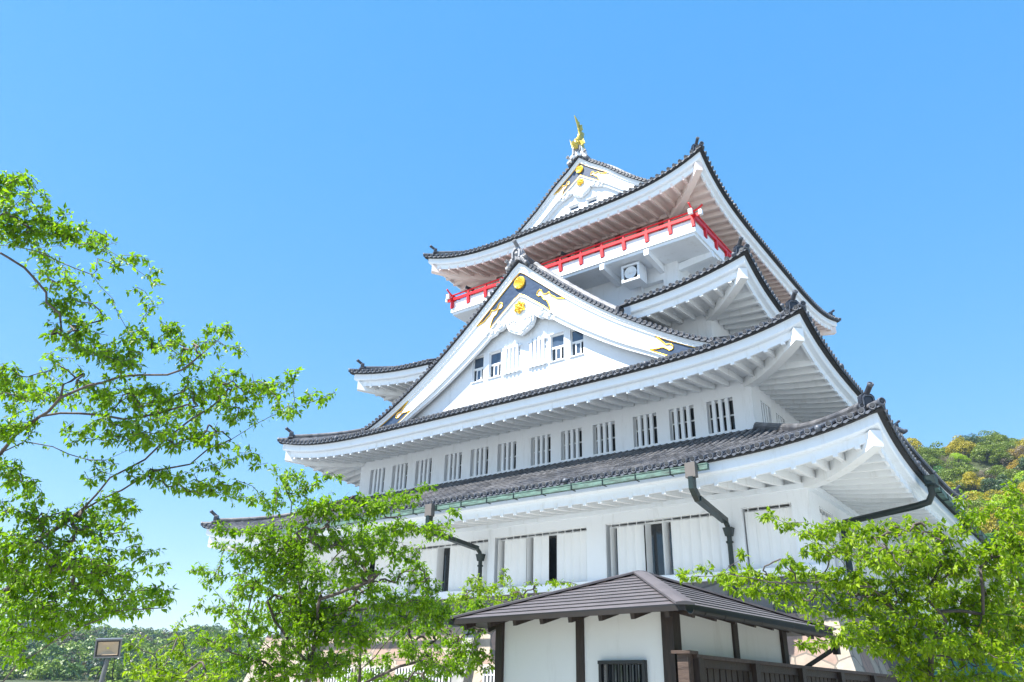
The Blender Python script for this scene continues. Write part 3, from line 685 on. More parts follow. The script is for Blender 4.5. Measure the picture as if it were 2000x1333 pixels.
def gable(Gf, yv, yw, yback, xmax, k, zfoot, dr_x, foot_x, windows, lattice, has_low, onis):
    V = Vector
    par = empty('gable'); par.parent = castle
    # roof slopes
    mb = MB(); xs = list(np.linspace(0, xmax, 26))
    for sx in (-1, 1):
        for a, b in zip(xs[:-1], xs[1:]):
            mb.quad((sx*a, yv, Gf(a)-.03), (sx*b, yv, Gf(b)-.03), (sx*b, yback, Gf(b)-.03), (sx*a, yback, Gf(a)-.03))
            mb.quad((sx*a, yv, Gf(a)-.03), (sx*b, yv, Gf(b)-.03), (sx*b, yv, Gf(b)-.10), (sx*a, yv, Gf(a)-.10), 3)
            mb.quad((sx*a, yv, Gf(a)-.10), (sx*b, yv, Gf(b)-.10), (sx*b, yv+.5, Gf(b)-.12), (sx*a, yv+.5, Gf(a)-.12), 3)
        y = yv+.75
        while y < yback:
            n = int(xmax/.3); pts = [V((sx*xmax*i/n, y, Gf(xmax*i/n)-.03)) for i in range(n, -1, -1)]
            tile_row(mb, pts, V((0, 1, 0))); y += SP
        # verge tiles
        s_ = .2; x = 0.22
        while x < xmax-.05:
            c = V((sx*x, yv-.03, Gf(x)+.035)); mb.tube([c, c+V((0,.62,0))], .086, 8); end_disc(mb, c, (0,-1,0), .098)
            x2_ = x+.02
            while math.hypot(x2_-x, Gf(x2_)-Gf(x)) < .27: x2_ += .01
            m_ = (x+x2_)/2
            mb.quad((sx*(x+.07), yv-.02, Gf(x+.07)-.02), (sx*(x2_-.07), yv-.02, Gf(x2_-.07)-.02), (sx*(x2_-.04), yv-.02, Gf(x2_-.04)-.1), (sx*(x+.04), yv-.02, Gf(x+.04)-.1), 1)
            x = x2_
    gr = mb.build('gable_roof', [M['tile'], M['tileend'], M['disc'], M['urago']], par)
    # descending ridges + main ridge
    for sx in (-1, 1):
        mb = MB(); pts = [V((sx*x, yv+.85, Gf(x)+.02)) for x in np.linspace(.3, dr_x, 14)]
        mb.path(pts, [(a*1.15, b*1.25) for a, b in RIDGE], (0,0,1), 0)
        mb.build('descending_ridge', [M['silver'], M['tileend'], M['disc']], par)
        ornament(par, (sx*(dr_x+.05), yv+.85, Gf(dr_x)-.02), sx*math.pi/2, .85, .3)
    mb = MB(); z = Gf(0)+.02
    mb.path([(0, yv+.1, z), (0, yback, z)], [(a*1.5, b*(1.9 if k > .9 else 2.3)) for a, b in RIDGE], (0,0,1), 0)
    mb.build('main_ridge', M['tile'], par)
    # onigawara (large ridge end with horseshoe rim and curls)
    mb = MB(); s = onis; y0 = yv-.12; zb = Gf(0)-.08
    oc = [(-.5,-.25),(-.52,.0),(-.36,.12),(-.34,.55),(-.2,.78),(0,.86),(.2,.78),(.34,.55),(.36,.12),(.52,0),(.5,-.25),(.2,-.05),(0,.05),(-.2,-.05)]
    mb.ngon_prism([(x*s, y0, zb+q*s) for x, q in oc], (0,.3,0), 0)
    hs_ = [(-.22,.12),(-.24,.5),(-.13,.68),(0,.73),(.13,.68),(.24,.5),(.22,.12)]
    mb.path([(x*s, y0-.04, zb+q*s) for x, q in hs_], [(-.055*s,-.06),(.055*s,-.06),(.055*s,.06),(-.055*s,.06)], (0,1,0), 1)
    mb.lathe((0, y0-.0, zb+.42*s), (0,-1,0), [(0,.13*s),(.05,.11*s),(.07,.05*s),(.09,.001)], 12, 1)
    for sx in (-1, 1):
        for q in range(4):
            c = (sx*(.33+.1*q)*s, y0-.02, zb+(.05-.13*q)*s); mb.lathe(c, (0,-1,0), [(-.2,.12*s),(0,.12*s),(.05,.09*s),(.03,.05*s),(.06,.001)], 10, q % 2)
        mb.tube([(sx*.5*s, y0+.25, zb-.02), (sx*.62*s, y0-.12, zb+.06*s)], .1*s, 10); end_disc(mb, (sx*.62*s, y0-.14, zb+.06*s), (sx*.2,-1,.2), .11*s)
    if k > .9:
        a = V((0, y0+.2, zb+.8*s)); b = V((0, y0-.25, zb+1.12*s)); mb.tube([a, b], .1, 12); end_disc(mb, b+(b-a).normalized()*.01, b-a, .118)
    mb.build('ridge_end_tile', [M['trim'] if k < .9 else M['silver'], M['silver'], M['disc']], par)
    # barge boards in stepped bands
    xf = xmax-.15
    xs = np.linspace(0, xf, 30)
    mb = MB()
    def band(v0, v1, ya, yb_):
        for sx in (-1, 1):
            for a, b in zip(xs[:-1], xs[1:]):
                ka, kb = k*VS(a/k), k*VS(b/k); za0, za1, zb0, zb1 = Gf(a)-v0*ka, Gf(a)-v1*ka, Gf(b)-v0*kb, Gf(b)-v1*kb
                p = [(sx*a, ya, za0), (sx*b, ya, zb0), (sx*b, ya, zb1), (sx*a, ya, za1), (sx*a, yb_, za0), (sx*b, yb_, zb0), (sx*b, yb_, zb1), (sx*a, yb_, za1)]
                mb.add(p, [(0,1,2,3), (3,2,6,7), (4,5,1,0)])
    band(.12, .36, yv+.10, yv+.6); band(.34, .58, yv+.16, yv+.55); band(.56, 1.72, yv+.24, yv+.5); band(1.66, 1.80, yv+.20, yv+.42); band(1.72, 2.08, yv+.30, yv+.48)
    mb.build('barge_board', M['board'], par)
    yp = yv+.225
    def P(x, v, y=yp): return V((x, y, Gf(x)-v*k*VS(x/k)))
    def panel(shape):
        for sx in (-1, 1):
            pts = [P(sx*x*k, v) for x, v in shape]
            mb = MB(); mb.ngon_prism(pts if sx < 0 else pts[::-1], (0, .03, 0)); o = mb.build('lacquer_panel', M['blue'], par)
            mb = MB(); mb.tube([p+V((0,-.012,0)) for p in pts], .03*(k**.5), 6); mb.build('gold_edging', M['gold'], o)
    nseg = 8
    topedge = [(2.73*i/nseg, .58) for i in range(0, nseg)]; botedge = [(1.84*(1-i/nseg), 1.70) for i in range(1, nseg+1)]
    panel(topedge+UPV+botedge)
    if has_low:
        top = [(7.25+(10.0-7.25)*i/5, .58) for i in range(5, 0, -1)]
        bot = [(6.95+(10.0-6.95)*i/5, 1.70) for i in range(1, 6)]
        panel(top+LOV+bot)
    # round crest
    mb = MB(); c = V((0, yp-.06, Gf(0)-1.27 if k > .9 else Gf(0)-.98)); R = .34 if k > .9 else .25
    mb.lathe(c, (0,-1,0), [(-.05,R),(.03,R),(.05,R*.93),(.035,R*.86),(.03,.001)], 36, 0)
    for q in (-.68, -.45, -.22, 0, .22, .45, .68):
        pts = []
        for t in np.linspace(-1, 1, 9):
            zz = t*R*.78*math.sqrt(1-q*q*.8); xx = q*R*(1-.35*t*t)
            pts.append(c+V((xx, -.035, zz)))
        mb.tube(pts, .022*(R/.37), 5)
    for t, q in ((.62,.35),(-.62,-.35),(.55,-.4),(-.55,.4)): mb.lathe(c+V((q*R, -.03, t*R)), (0,-1,0), [(0,.07*R/.37),(.03,.05*R/.37),(.035,.001)], 8)
    mb.build('gold_crest', M['gold'], par)
    # hanging pendant carved as clouds
    GR = [(0,17.77),(.24,17.88),(.47,17.99),(.68,18.13),(.8,18.36),(.87,18.66),(.96,18.52),(1.08,18.42),(1.2,18.36),(1.44,18.35),(1.53,18.24),(1.62,18.2),(1.9,18.12),(2.08,18.2),(2.3,18.12),(2.5,18.05)]
    za = 21.88; yg = yv+.28; Z0 = Gf(0); mb = MB()
    bot = lambda x: Z0-(za-float(np.interp(x/k, [a for a, b in GR], [b for a, b in GR])))*k
    top = lambda x: max(bot(x)+.02, Gf(x)-1.85*k*VS(x/k))
    xs_ = sorted(set([a*k for a, b in GR]+list(np.linspace(0, 2.5*k, 20))))
    yb_ = yg+.24*k
    for sx in (-1, 1):
        for a, b in zip(xs_[:-1], xs_[1:]):
            p = [(sx*a,yg,bot(a)),(sx*b,yg,bot(b)),(sx*b,yg,top(b)),(sx*a,yg,top(a)),(sx*a,yb_,bot(a)),(sx*b,yb_,bot(b))]
            mb.add(p, [(0,1,2,3),(0,4,5,1)])
    def spiral(cx, cz, r, turns, ph, sg):
        pts = []
        for i in range(26):
            t = i/25; a = ph+sg*turns*2*math.pi*t; rr_ = r*(1-.85*t)
            pts.append(V((cx*k+rr_*k*math.cos(a), yg-.03, Z0-(za-cz)*k+rr_*k*math.sin(a))))
        mb.tube(pts, .04*k, 6)
    for sx in (-1, 1):
        spiral(sx*.45, 18.5, .3, 1.6, math.pi/2, -sx); spiral(sx*.45, 18.5, .38, .55, math.pi*1.5, sx)
        spiral(sx*1.22, 18.62, .2, 1.5, math.pi/2, -sx); spiral(sx*1.72, 18.38, .15, 1.4, math.pi/2, -sx); spiral(sx*2.1, 18.25, .1, 1.2, math.pi/2, -sx)
        for q in range(4):
            pts = [V((sx*(.12+.12*i)*k, yg-.025, Z0-(za-(17.95+.1*q+.05*i*i*.5))*k)) for i in range(4)]
            mb.tube(pts, .028*k, 5)
    mb.build('cloud_pendant', M['board'], par)
    mb = MB(); c = V((0, yg-.06, Z0-(za-19.25)*k)); mb.lathe(c, (0,-1,0), [(0,.16*k),(.1*k,.12*k),(.14*k,.001)], 12)
    for q in range(6):
        a = math.radians(30+60*q); d = V((math.cos(a), 0, math.sin(a))); n = V((-d.z, 0, d.x))
        pts = [c+d*.06*k, c+d*.2*k+n*.13*k+V((0,-.07,0))*k, c+d*.34*k+n*.06*k+V((0,-.03,0)), c+d*.36*k, c+d*.34*k-n*.06*k+V((0,-.03,0)), c+d*.2*k-n*.13*k+V((0,-.07,0))*k]
        mb.ngon_prism(pts, (0, .05, 0)); mb.tube([c+V((0,-.1*k,0)), c+d*.3*k+V((0,-.08*k,0))], .025*k, 5)
    mb.build('gold_flower', M['gold'], par)
    # gable wall with openings
    mb = MB(); holes = [(a, b, z0, z1) for a, b, z0, z1 in windows]+[(a, b, z0, z1) for a, b, z0, z1 in lattice]
    cuts = sorted(set([-xf, xf, 0]+[h[0] for h in holes]+[h[1] for h in holes]+list(np.linspace(-xf, xf, 31))))
    th = .22
    for a, b in zip(cuts[:-1], cuts[1:]):
        if b-a < 1e-4: continue
        ta, tb = Gf(a)-.25, Gf(b)-.25
        h = [q for q in holes if q[0] <= a+1e-6 and q[1] >= b-1e-6]
        segs = [(zfoot, zfoot, ta, tb)] if not h else [(zfoot, zfoot, h[0][2], h[0][2]), (h[0][3], h[0][3], ta, tb)]
        for z0a, z0b, z1a, z1b in segs:
            if z1a <= z0a and z1b <= z0b: continue
            mb.add([(a,yw,z0a),(b,yw,z0b),(b,yw,z1b),(a,yw,z1a),(a,yw+th,z0a),(b,yw+th,z0b),(b,yw+th,z1b),(a,yw+th,z1a)], [(0,1,2,3),(0,4,5,1),(3,2,6,7),(0,3,7,4),(1,5,6,2)])
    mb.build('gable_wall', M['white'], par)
    for a, b, z0, z1 in windows:
        fb = MB(); t = .05; zm_ = z0+(z1-z0)*.52; y = yw+.1
        for q in (((a,y,z0),(a+t,y+.08,z1)), ((b-t,y,z0),(b,y+.08,z1)), ((a+t,y,z1-t*1.4),(b-t,y+.08,z1)), ((a+t,y,z0),(b-t,y+.08,z0+t)), ((a+t,y-.01,zm_-.05),(b-t,y+.07,zm_+.05))): fb.box(*q)
        m_ = a+(b-a)*.5
        fb.box((m_-.12, y-.03, z0+t), (m_-.06, y+.02, zm_-.05)); fb.box((m_+.14, y-.03, z0+t), (m_+.2, y+.02, zm_-.05)); fb.box((m_-.06, y-.03, z0+t), (m_+.14, y+.02, z0+t+.06)); fb.box((m_-.06, y-.03, zm_-.11), (m_+.14, y+.02, zm_-.05))
        o = fb.build('window', M['louvre'], par)
        gl = MB(); gl.box((a+t, y+.03, zm_+.05), (b-t, y+.05, z1-t), 1); gl.box((a+t, y+.045, z0+t), (b-t, y+.06, zm_-.05), 0); gl.box((m_-.06, y-.01, z0+t+.06), (m_+.14, y+.005, zm_-.11), 1)
        gl.build('pane', [M['glass'], M['glassblue']], o)
        sl_ = MB(); sl_.box((a-.04, yw-.06, z0-.05), (b+.04, yw-.003, z0-.005)); sl_.build('window_sill', M['trim'], o); sl_ = MB(); sl_.box((a-.05, yw-.05, z1+.01), (b+.05, yw-.003, z1+.05)); sl_.build('window_hood', M['trim'], o)
    for a, b, z0, z1 in lattice:
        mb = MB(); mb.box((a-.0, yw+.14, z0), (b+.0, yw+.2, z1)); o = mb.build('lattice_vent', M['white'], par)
        br = MB()
        for q in range(4):
            x = a+(b-a)*(q+.5)/4; br.box((x-.06, yw-.13, z0-.12), (x+.06, yw-.02, z1+.1))
        for z in (z0-.04, z1-.02): br.box((a-.1, yw-.1, z-.035), (b+.1, yw-.03, z+.035))
        br.build('lattice_bars', M['trim'], o)
    return par
wz = (16.1, 17.5)
g2 = gable(G2, -13.9, -13.15, -8.2, 10.6, 1.0, 14.2, 5.2, 10.4, [(2.62,3.34,*wz), (1.49,2.26,*wz), (-2.26,-1.49,*wz), (-3.34,-2.62,*wz)], [(.3,1.25,16.15,17.45), (-1.25,-.3,16.15,17.45)], True, .92)
g2['label'] = 'large white front gable with six small windows and gold crest'
g4 = gable(G4, -7.9, -7.42, 7.9, 5.45, .72, 27.4, 4.5, 5.2, [(.3,.98,28.5,29.15), (-.98,-.3,28.5,29.15)], [], False, 1.0)
g4['label'] = 'top gable below the golden fish'

# golden fish on the top ridge (head at the bottom, tail in the air)
mb = MB(); V = Vector
spine = [((0,-7.95,32.85),.20,.26),((0,-8.08,33.05),.22,.26),((0,-8.0,33.35),.20,.25),((0,-7.8,33.65),.17,.23),((0,-7.66,34.0),.13,.19),((0,-7.6,34.35),.11,.17),((0,-7.72,34.7),.07,.13),((0,-7.9,35.0),.045,.1)]
rings = []
for i, (c, rx, ry) in enumerate(spine):
    c = V(c); t = (V(spine[min(i+1, 7)][0])-V(spine[max(i-1, 0)][0])).normalized(); n = V((1,0,0)).cross(t)
    rings += [c+V((1,0,0))*rx*math.cos(a)+n*ry*math.sin(a) for a in [2*math.pi*j/12 for j in range(12)]]
mb.add(rings, [(i*12+j, i*12+(j+1) % 12, (i+1)*12+(j+1) % 12, (i+1)*12+j) for i in range(7) for j in range(12)], 0, True)
mb.add(rings[-12:], [tuple(range(12))]); mb.add(rings[:12][::-1], [tuple(range(12))])
# snout, jaw, eyes
mb.tube([(0,-8.1,32.95),(0,-8.42,32.98),(0,-8.5,33.1)], .16, 10, scales=[1.2,.9,.35]); mb.tube([(0,-8.05,32.82),(0,-8.38,32.78)], .12, 8, scales=[1.2,.5])
for sx in (-1,1): mb.lathe((sx*.2,-8.15,33.2), (sx,-.3,.3), [(0,.07),(.04,.06),(.07,.001)], 10)
# scale rows as raised rings
for i in range(1, 7):
    c, rx, ry = spine[i]; c = V(c); t = (V(spine[i+1][0])-V(spine[i-1][0])).normalized(); n = V((1,0,0)).cross(t)
    mb.tube([c+V((1,0,0))*rx*1.03*math.cos(a)+n*ry*1.03*math.sin(a) for a in [2*math.pi*j/12 for j in range(13)]], .02, 5, cap=False)
fish = mb.build('golden_fish', M['goldpale'], castle); fish['label'] = 'golden fish ornament with its tail raised on the top ridge'
def fin(name, pts, ext): q = MB(); q.ngon_prism([V(p) for p in pts], ext); q.build(name, M['goldpale'], fish)
fin('tail_fin', [(-.02,-7.85,34.9),(-.05,-8.0,35.15),(-.06,-8.2,35.62),(-.0,-7.95,35.4),(.02,-7.86,35.25),(.02,-7.72,35.38),(.02,-7.72,35.1),(.02,-7.6,35.12),(0,-7.68,34.85)], (.05,0,0))
fin('tail_fin', [(.05,-7.8,34.75),(.1,-7.72,35.05),(.12,-7.55,35.2),(.1,-7.5,34.95),(.09,-7.38,34.9),(.06,-7.58,34.6)], (.04,0,0))
ser = []
for i in range(8):
    t = i/7; c = V((0, -7.52+.3*abs(t-.5), 33.4+1.3*t)); ser += [c+V((0,.18+.05*math.sin(3*t),.0)), c+V((0,.34,.12))]
fin('dorsal_fin', [(-.02,-7.7,33.3)]+[(-.02, p.y, p.z) for p in ser]+[(-.02,-7.75,34.7)], (.04,0,0))
for sx in (-1, 1):
    fin('side_fin', [(sx*.2,-8.0,33.45),(sx*.42,-8.0,33.35),(sx*.5,-7.98,33.7 if sx < 0 else 33.5),(sx*.62,-7.95,33.95 if sx < 0 else 33.05),(sx*.44,-7.95,33.1),(sx*.3,-7.95,33.0),(sx*.2,-7.95,33.1)], (0,.05,0))

for o_ in [fish]+list(fish.children):
    for v_ in o_.data.vertices: v_.co.z = 32.72+(v_.co.z-32.72)*.9; v_.co.x *= .92
# ---- gutters and downpipes on the lowest roof
def gutter(p0, p1, out, name='gutter'):
    mb = MB(); p0, p1, out = V(p0), V(p1), V(out); ax = (p1-p0).normalized(); L = (p1-p0).length
    fr = lambda p: p0+ax*p[0]+out*p[1]+V((0,0,p[2]))
    mb.box((0,0,-.02),(L,.17,0),0,fr); mb.box((0,.15,0),(L,.17,.17),0,fr); mb.box((0,0,0),(L,.02,.14),0,fr); mb.box((0,.17,.14),(L,.185,.17),0,fr)
    mb.box((-.015,0,-.02),(0,.17,.17),0,fr); mb.box((L,0,-.02),(L+.015,.17,.17),0,fr)
    o = mb.build(name, M['copper'], castle)
    br = MB(); s = .5
    while s < L: br.box((s-.018,-.1,-.045),(s+.018,.2,-.022),0,fr); br.box((s-.02,.171,-.04),(s+.02,.19,.175),0,fr); s += 1.25
    br.build('gutter_bracket', M['pipe'], o)
gutter((-10.6, -18.56, 8.22), (11.15, -18.56, 8.22), (0,-1,0))
gutter((16.36, -13.6, 8.22), (16.36, 13.0, 8.22), (1,0,0))
def downpipe(x, xw):
    mb = MB()
    mb.box((x-.17,-18.95,7.95),(x+.17,-18.74,8.42),1)
    a = V((x,-18.84,7.97)); pts = [a, a+V((0,0,-.35)), V((x,-18.7,7.5)), V((x-.03,-18.45,7.38)), V((xw,-15.75,7.2)), V((xw,-15.56,7.05)), V((xw,-15.5,6.85)), V((xw,-15.5,4.3))]
    mb.path(pts[:4], [(-.125,-.08),(.125,-.08),(.125,.08),(-.125,.08)], (1,0,0), 0); mb.path(pts[3:5], [(-.115,-.08),(.115,-.08),(.115,.08),(-.115,.08)], (0,0,1), 0)
    mb.tube(pts[4:], .085, 12, up=(1,0,0)); mb.path([(xw,-15.5,7.0),(xw,-15.5,6.72)], [(-.15,-.12),(.15,-.12),(.15,.12),(-.15,.12)], (0,1,0), 0, scales=[1.1,.75])
    for z in (6.5, 5.7, 4.9): mb.lathe((xw,-15.5,z), (0,0,1), [(0,.125),(.05,.125)], 12)
    mb.tube([(xw,-15.5,4.3),(xw,-16.0,3.9),(xw,-17.0,.05)], .1, 10, up=(1,0,0))
    mb.build('downpipe', [M['pipe'], M['pipebox']], castle)
downpipe(10.68, 10.4); downpipe(-.35, -.42)
mb = MB()
mb.path([(16.45,-13.3,8.22),(16.45,-13.3,7.85),(16.3,-13.25,7.62),(15.9,-13.15,7.55),(13.35,-12.2,7.45),(13.3,-12.2,7.2),(13.3,-12.2,5.0)], [(.11*math.cos(t*math.pi/4), .11*math.sin(t*math.pi/4)) for t in range(8)], (0,.3,1), 0, True, True)
mb.box((16.34,-13.62,8.1),(16.66,-13.0,8.4))
mb.build('downpipe', M['pipe'], castle)
# small descending ridge on the right slope of the lowest roof
mb = MB(); yy = -3.3
pts = [T1.pt('R', yy-T1.yc, d)+V((0,0,.02)) for d in np.linspace(1.2, 5.2, 10)]
mb.path(pts, RIDGE, (0,0,1), 0); mb.build('descending_ridge', M['tiledark'], castle)
ornament(castle, T1.pt('R', yy-T1.yc, 1.15)+V((0,0,.0)), math.pi/2, 1.15, .2)

# ------------------------------------------------------------------ pavilion in front
TH = -.113; PN = V((15.706,-30.875,0)); PU = V((math.cos(TH), math.sin(TH), 0)); PW = V((-math.sin(TH), math.cos(TH), 0))
pav = empty('pavilion', PN); pav.rotation_euler = (0,0,TH)
tag(pav, 'small white walled pavilion with a low brown metal hipped roof in front of the castle', 'pavilion')
L1, L2, zE, hR = 4.752, 4.877, 2.80, .885   # local: x from 0 to -L1, y from 0 to L2
ap = V((-L1/2, L2/2, zE+hR))
mb = MB(); nC = 11
corn = [V((0,0,zE)), V((-L1,0,zE)), V((-L1,L2,zE)), V((0,L2,zE))]
for i in range(4):
    a, b = corn[i], corn[(i+1) % 4]
    def q(p, t): return p+(ap-p)*t
    for c in range(nC):
        t0, t1 = c/nC, (c+1)/nC; up = V((0,0,.018)); up2 = V((0,0,.002))
        A0, B0, B1, A1 = q(a,t0)+up, q(b,t0)+up, q(b,t1)+up2, q(a,t1)+up2
        mb.quad(A0, B0, B1, A1, 0); mb.quad(q(a,t0)-V((0,0,.004)), q(b,t0)-V((0,0,.004)), B0, A0, 1)
    e = V((0,0,.075)); mb.quad(a-e, b-e, b-V((0,0,.004)), a-V((0,0,.004)), 2)
    ins = .3; cc = V((-L1/2, L2/2, zE)); mb.quad(a-e, b-e, b+(cc-b)*.3-e+V((0,0,.12)), a+(cc-a)*.3-e+V((0,0,.12)), 2)
ro = mb.build('roof', [M['metalroof'], M['black'], M['eavewood']], pav)
for c in corn:
    mb = MB(); d = (ap-c)
    mb.path([c+V((0,0,.02))-d*.005, ap+V((0,0,.03))-d*.01], [(-.13,-.02),(.13,-.02),(.13,.012),(.03,.028),(-.03,.028),(-.13,.012)], (0,0,1), 0); mb.build('hip_cap', M['metalroof'], ro)
# eave boards and rafters
o_ = .6
class RB:
    def beam(s, *a): q = MB(); q.beam(*a); q.build('eave_rafter', M['wood'], ro)
raf = RB()
for i in range(8):
    s = -.35-i*(L1-.7)/7; r_ = max(.3, min(1.2, -s-.1, L1+s-.1)); raf.beam((s, .08, zE-.10), (s, r_, zE-.13+.3*r_), .07, .09); raf.beam((s, L2-.08, zE-.10), (s, L2-r_, zE-.13+.3*r_), .07, .09)
    s = .35+i*(L2-.7)/7; r_ = max(.3, min(1.2, s-.1, L2-s-.1)); raf.beam((-.08, s, zE-.10), (-r_, s, zE-.13+.3*r_), .07, .09); raf.beam((-L1+.08, s, zE-.10), (-L1+r_, s, zE-.13+.3*r_), .07, .09)
wx0, wx1, wy0, wy1 = -L1+o_+.05, -o_-.05, o_+.05, L2-o_-.05
mb = MB(); win = (-1.89, -1.15, 1.2, 2.09)
wall_run(mb, (wx0, wy0, 0), (1,0,0), wx1-wx0, 0, 2.86, .15, [(win[0]-wx0, win[1]-wx0, win[2], win[3])], (0,-1,0))
mb.box((wx1-.15, wy0+.15, 0), (wx1, wy1, 2.86)); mb.box((wx0, wy0+.15, 0), (wx0+.15, wy1, 2.86)); mb.box((wx0+.15, wy1-.15, 0), (wx1-.15, wy1, 2.86))
mb.build('wall', M['plasterwarm'], pav)
for x, y, w in ((-o_-.07, o_+.07, .1), (-2.33, o_+.09, .075), (-L1+o_+.07, o_+.07, .08), (-o_-.09, 2.5, .075), (-o_-.07, L2-o_-.07, .08), (-L1+o_+.07, L2-o_-.07, .08), (-L1+o_+.09, 2.5, .075)):
    mb = MB(); mb.box((x-w, y-w, 0), (x+w, y+w, 2.84)); mb.build('post', M['wood'], pav)
mb = MB(); a, b, z0, z1 = win; y = wy0
for q in (((a-.05,y-.09,z1),(b+.05,y+.05,z1+.05)), ((a-.05,y-.07,z0-.05),(a,y+.04,z1)), ((b,y-.07,z0-.05),(b+.05,y+.04,z1)), ((a,y-.07,z0-.05),(b,y+.04,z0))): mb.box(*q)
wo_ = mb.build('window', M['black'], pav)
mb = MB()
for k in range(1, 7): x = a+(b-a)*k/7; mb.box((x-.014, y-.06, z0), (x+.014, y-.035, z1))
mb.build('window_bars', M['black'], wo_)
mb = MB(); mb.box((a, y+.08, z0), (b, y+.1, z1)); mb.build('pane', M['glass'], wo_)
# half round gutter on the right eave
mb = MB(); n = 9; prof_ = [(.055*math.cos(math.pi+math.pi*k/n), .055*math.sin(math.pi+math.pi*k/n)) for k in range(n+1)]+[(.047*math.cos(2*math.pi-math.pi*k/n), .047*math.sin(2*math.pi-math.pi*k/n)) for k in range(n+1)]
mb.path([(.05,.04,zE-.07),(.05,L2-.02,zE-.10)], prof_, (0,0,1), 0); 
s = .35
while s < L2: mb.path([(.05,s,zE-.075),(.05,s+.025,zE-.075)], [(p*1.12,q*1.12) for p, q in prof_], (0,0,1), 0); s += .55
mb.path([(.05,L2-.08,zE-.15),(.05,L2-.08,zE-.4)], [(-.05,-.05),(.05,-.05),(.05,.05),(-.05,.05)], (0,1,0), 0)
mb.beam((.0,L2-.1,zE-.32), (-o_,L2-.5,zE-.75), .07, .07)
mb.build('gutter', M['eavewood'], pav)

# ------------------------------------------------------------------ fence
def fence(name, p0, p1, zt, zb, nb, label, big):
    p0, p1 = V(p0), V(p1); L = (p1-p0).length; ax = (p1-p0)/L; nn = V((-ax.y, ax.x, 0))
    root = empty(name, (p0.x, p0.y, 0)); tag(root, label, 'fence')
    loc = (p0.x, p0.y, 0)
    fr = lambda p: V((p0.x, p0.y, 0))+ax*p[0]+nn*p[1]+V((0,0,p[2]))
    mb = MB(); mb.box((-.08,-.09,zt-.05),(L+.05,.09,zt),0,fr); mb.build('top_rail', M['woodh'], root, loc)
    mb = MB(); mb.box((0,-.03,zt-.16),(L,.03,zt-.051),0,fr); mb.box((0,-.03,.3),(L,.03,.4),0,fr); mb.build('cross_rail', M['wood'], root, loc)
    for k in range(nb):
        s = .12+(L-.2)*k/nb; mb = MB(); w = (L-.2)/nb*.4; j = rnd.uniform(-.008,.008)
        mb.box((s-w+j,.031,zb),(s+w+j,.055,zt-.06),0,fr); mb.build('board', M['wood'], root, loc)
    s = 0
    while s <= L+.01: mb = MB(); mb.box((s-.07,-.11,0),(s+.07,-.031,zt-.051),0,fr); mb.build('post', M['wood'], root, loc); s += L/max(1, round(L/1.9))
    return root
fence('wooden_fence', (15.50,-30.25,0), (16.25,-21.6,0), 2.2, .15, 46, 'dark brown wooden board fence running right from the pavilion corner', True)
mb = MB()
f2 = empty('wooden_post', (15.44,-30.42,0)); tag(f2, 'weathered square post with cap at the near end of the board fence', 'post')
mb.box((15.36,-30.5,0),(15.52,-30.34,2.2)); mb.build('shaft', M['woodh'], f2, (15.44,-30.42,0))
mb = MB(); mb.box((15.30,-30.56,2.2),(15.58,-30.28,2.24)); mb.build('cap', M['woodh'], f2, (15.44,-30.42,0))

# ------------------------------------------------------------------ flood light on a pole
LP = V((10.863,-36.171,2.022)); fl = empty('floodlight', (LP.x-.04, LP.y, 0)); tag(fl, 'square LED floodlight on a leaning grey pole at lower left', 'floodlight')
fl_loc = (LP.x-.04, LP.y, 0)
mb = MB(); mb.tube([(LP.x-.12, LP.y-.02, 0), (LP.x-.01, LP.y+.03, LP.z-.12)], .028, 10); mb.build('pole', M['steel'], fl, fl_loc)
dirc = (CAM-LP).normalized(); right = V((R_.x, R_.y, 0)).normalized(); nrm = (V((dirc.x, dirc.y, 0)).normalized()*1.0+V((0,0,-.18))).normalized(); upv = nrm.cross(right)*-1
if upv.z < 0: upv = -upv
rt = right*math.cos(.05)+upv*math.sin(.05)
def fb(p): return LP+rt*p[0]+upv*p[1]+nrm*p[2]
W_, H_ = .155, .115
mb = MB()
for q in (((-W_,-H_,0),(W_,-H_+.018,.04)), ((-W_,H_-.018,0),(W_,H_,.04)), ((-W_,-H_+.018,0),(-W_+.018,H_-.018,.04)), ((W_-.018,-H_+.018,0),(W_,H_-.018,.04)), ((-W_,-H_,-.05),(W_,H_,0))): mb.box(*q, 0, fb)
for k in range(9): mb.box((-W_+.02+k*.034,-H_+.01,-.08),(-W_+.026+k*.034,H_-.01,-.05),0,fb)
hd = mb.build('lamp_head', M['steel'], fl, fl_loc)
mb = MB(); a, b, c, d = W_-.018, H_-.018, W_-.036, H_-.036
for q in (((-a,-b,.03),(a,-d,.036)), ((-a,d,.03),(a,b,.036)), ((-a,-d,.03),(-c,d,.036)), ((c,-d,.03),(a,d,.036))): mb.box(*q, 0, fb)
mb.build('lamp_gasket', M['black'], hd, fl_loc)
mb = MB(); e_, h_ = .035, .03
o4 = [fb((-c,-d,.03)), fb((c,-d,.03)), fb((c,d,.03)), fb((-c,d,.03))]; i4 = [fb((-e_,-h_,.006)), fb((e_,-h_,.006)), fb((e_,h_,.006)), fb((-e_,h_,.006))]
mb.add(o4+i4, [(0,1,5,4),(1,2,6,5),(2,3,7,6),(3,0,4,7)]); mb.build('reflector', M['lampglass'], hd, fl_loc)
mb = MB(); mb.add(i4, [(0,1,2,3)]); mb.add([fb((-.013,-.011,.009)), fb((.013,-.011,.009)), fb((.013,.011,.009)), fb((-.013,.011,.009))], [(0,1,2,3)], 1); mb.build('led_chip', [M['lampglass'], M['led']], hd, fl_loc)
mb = MB(); 
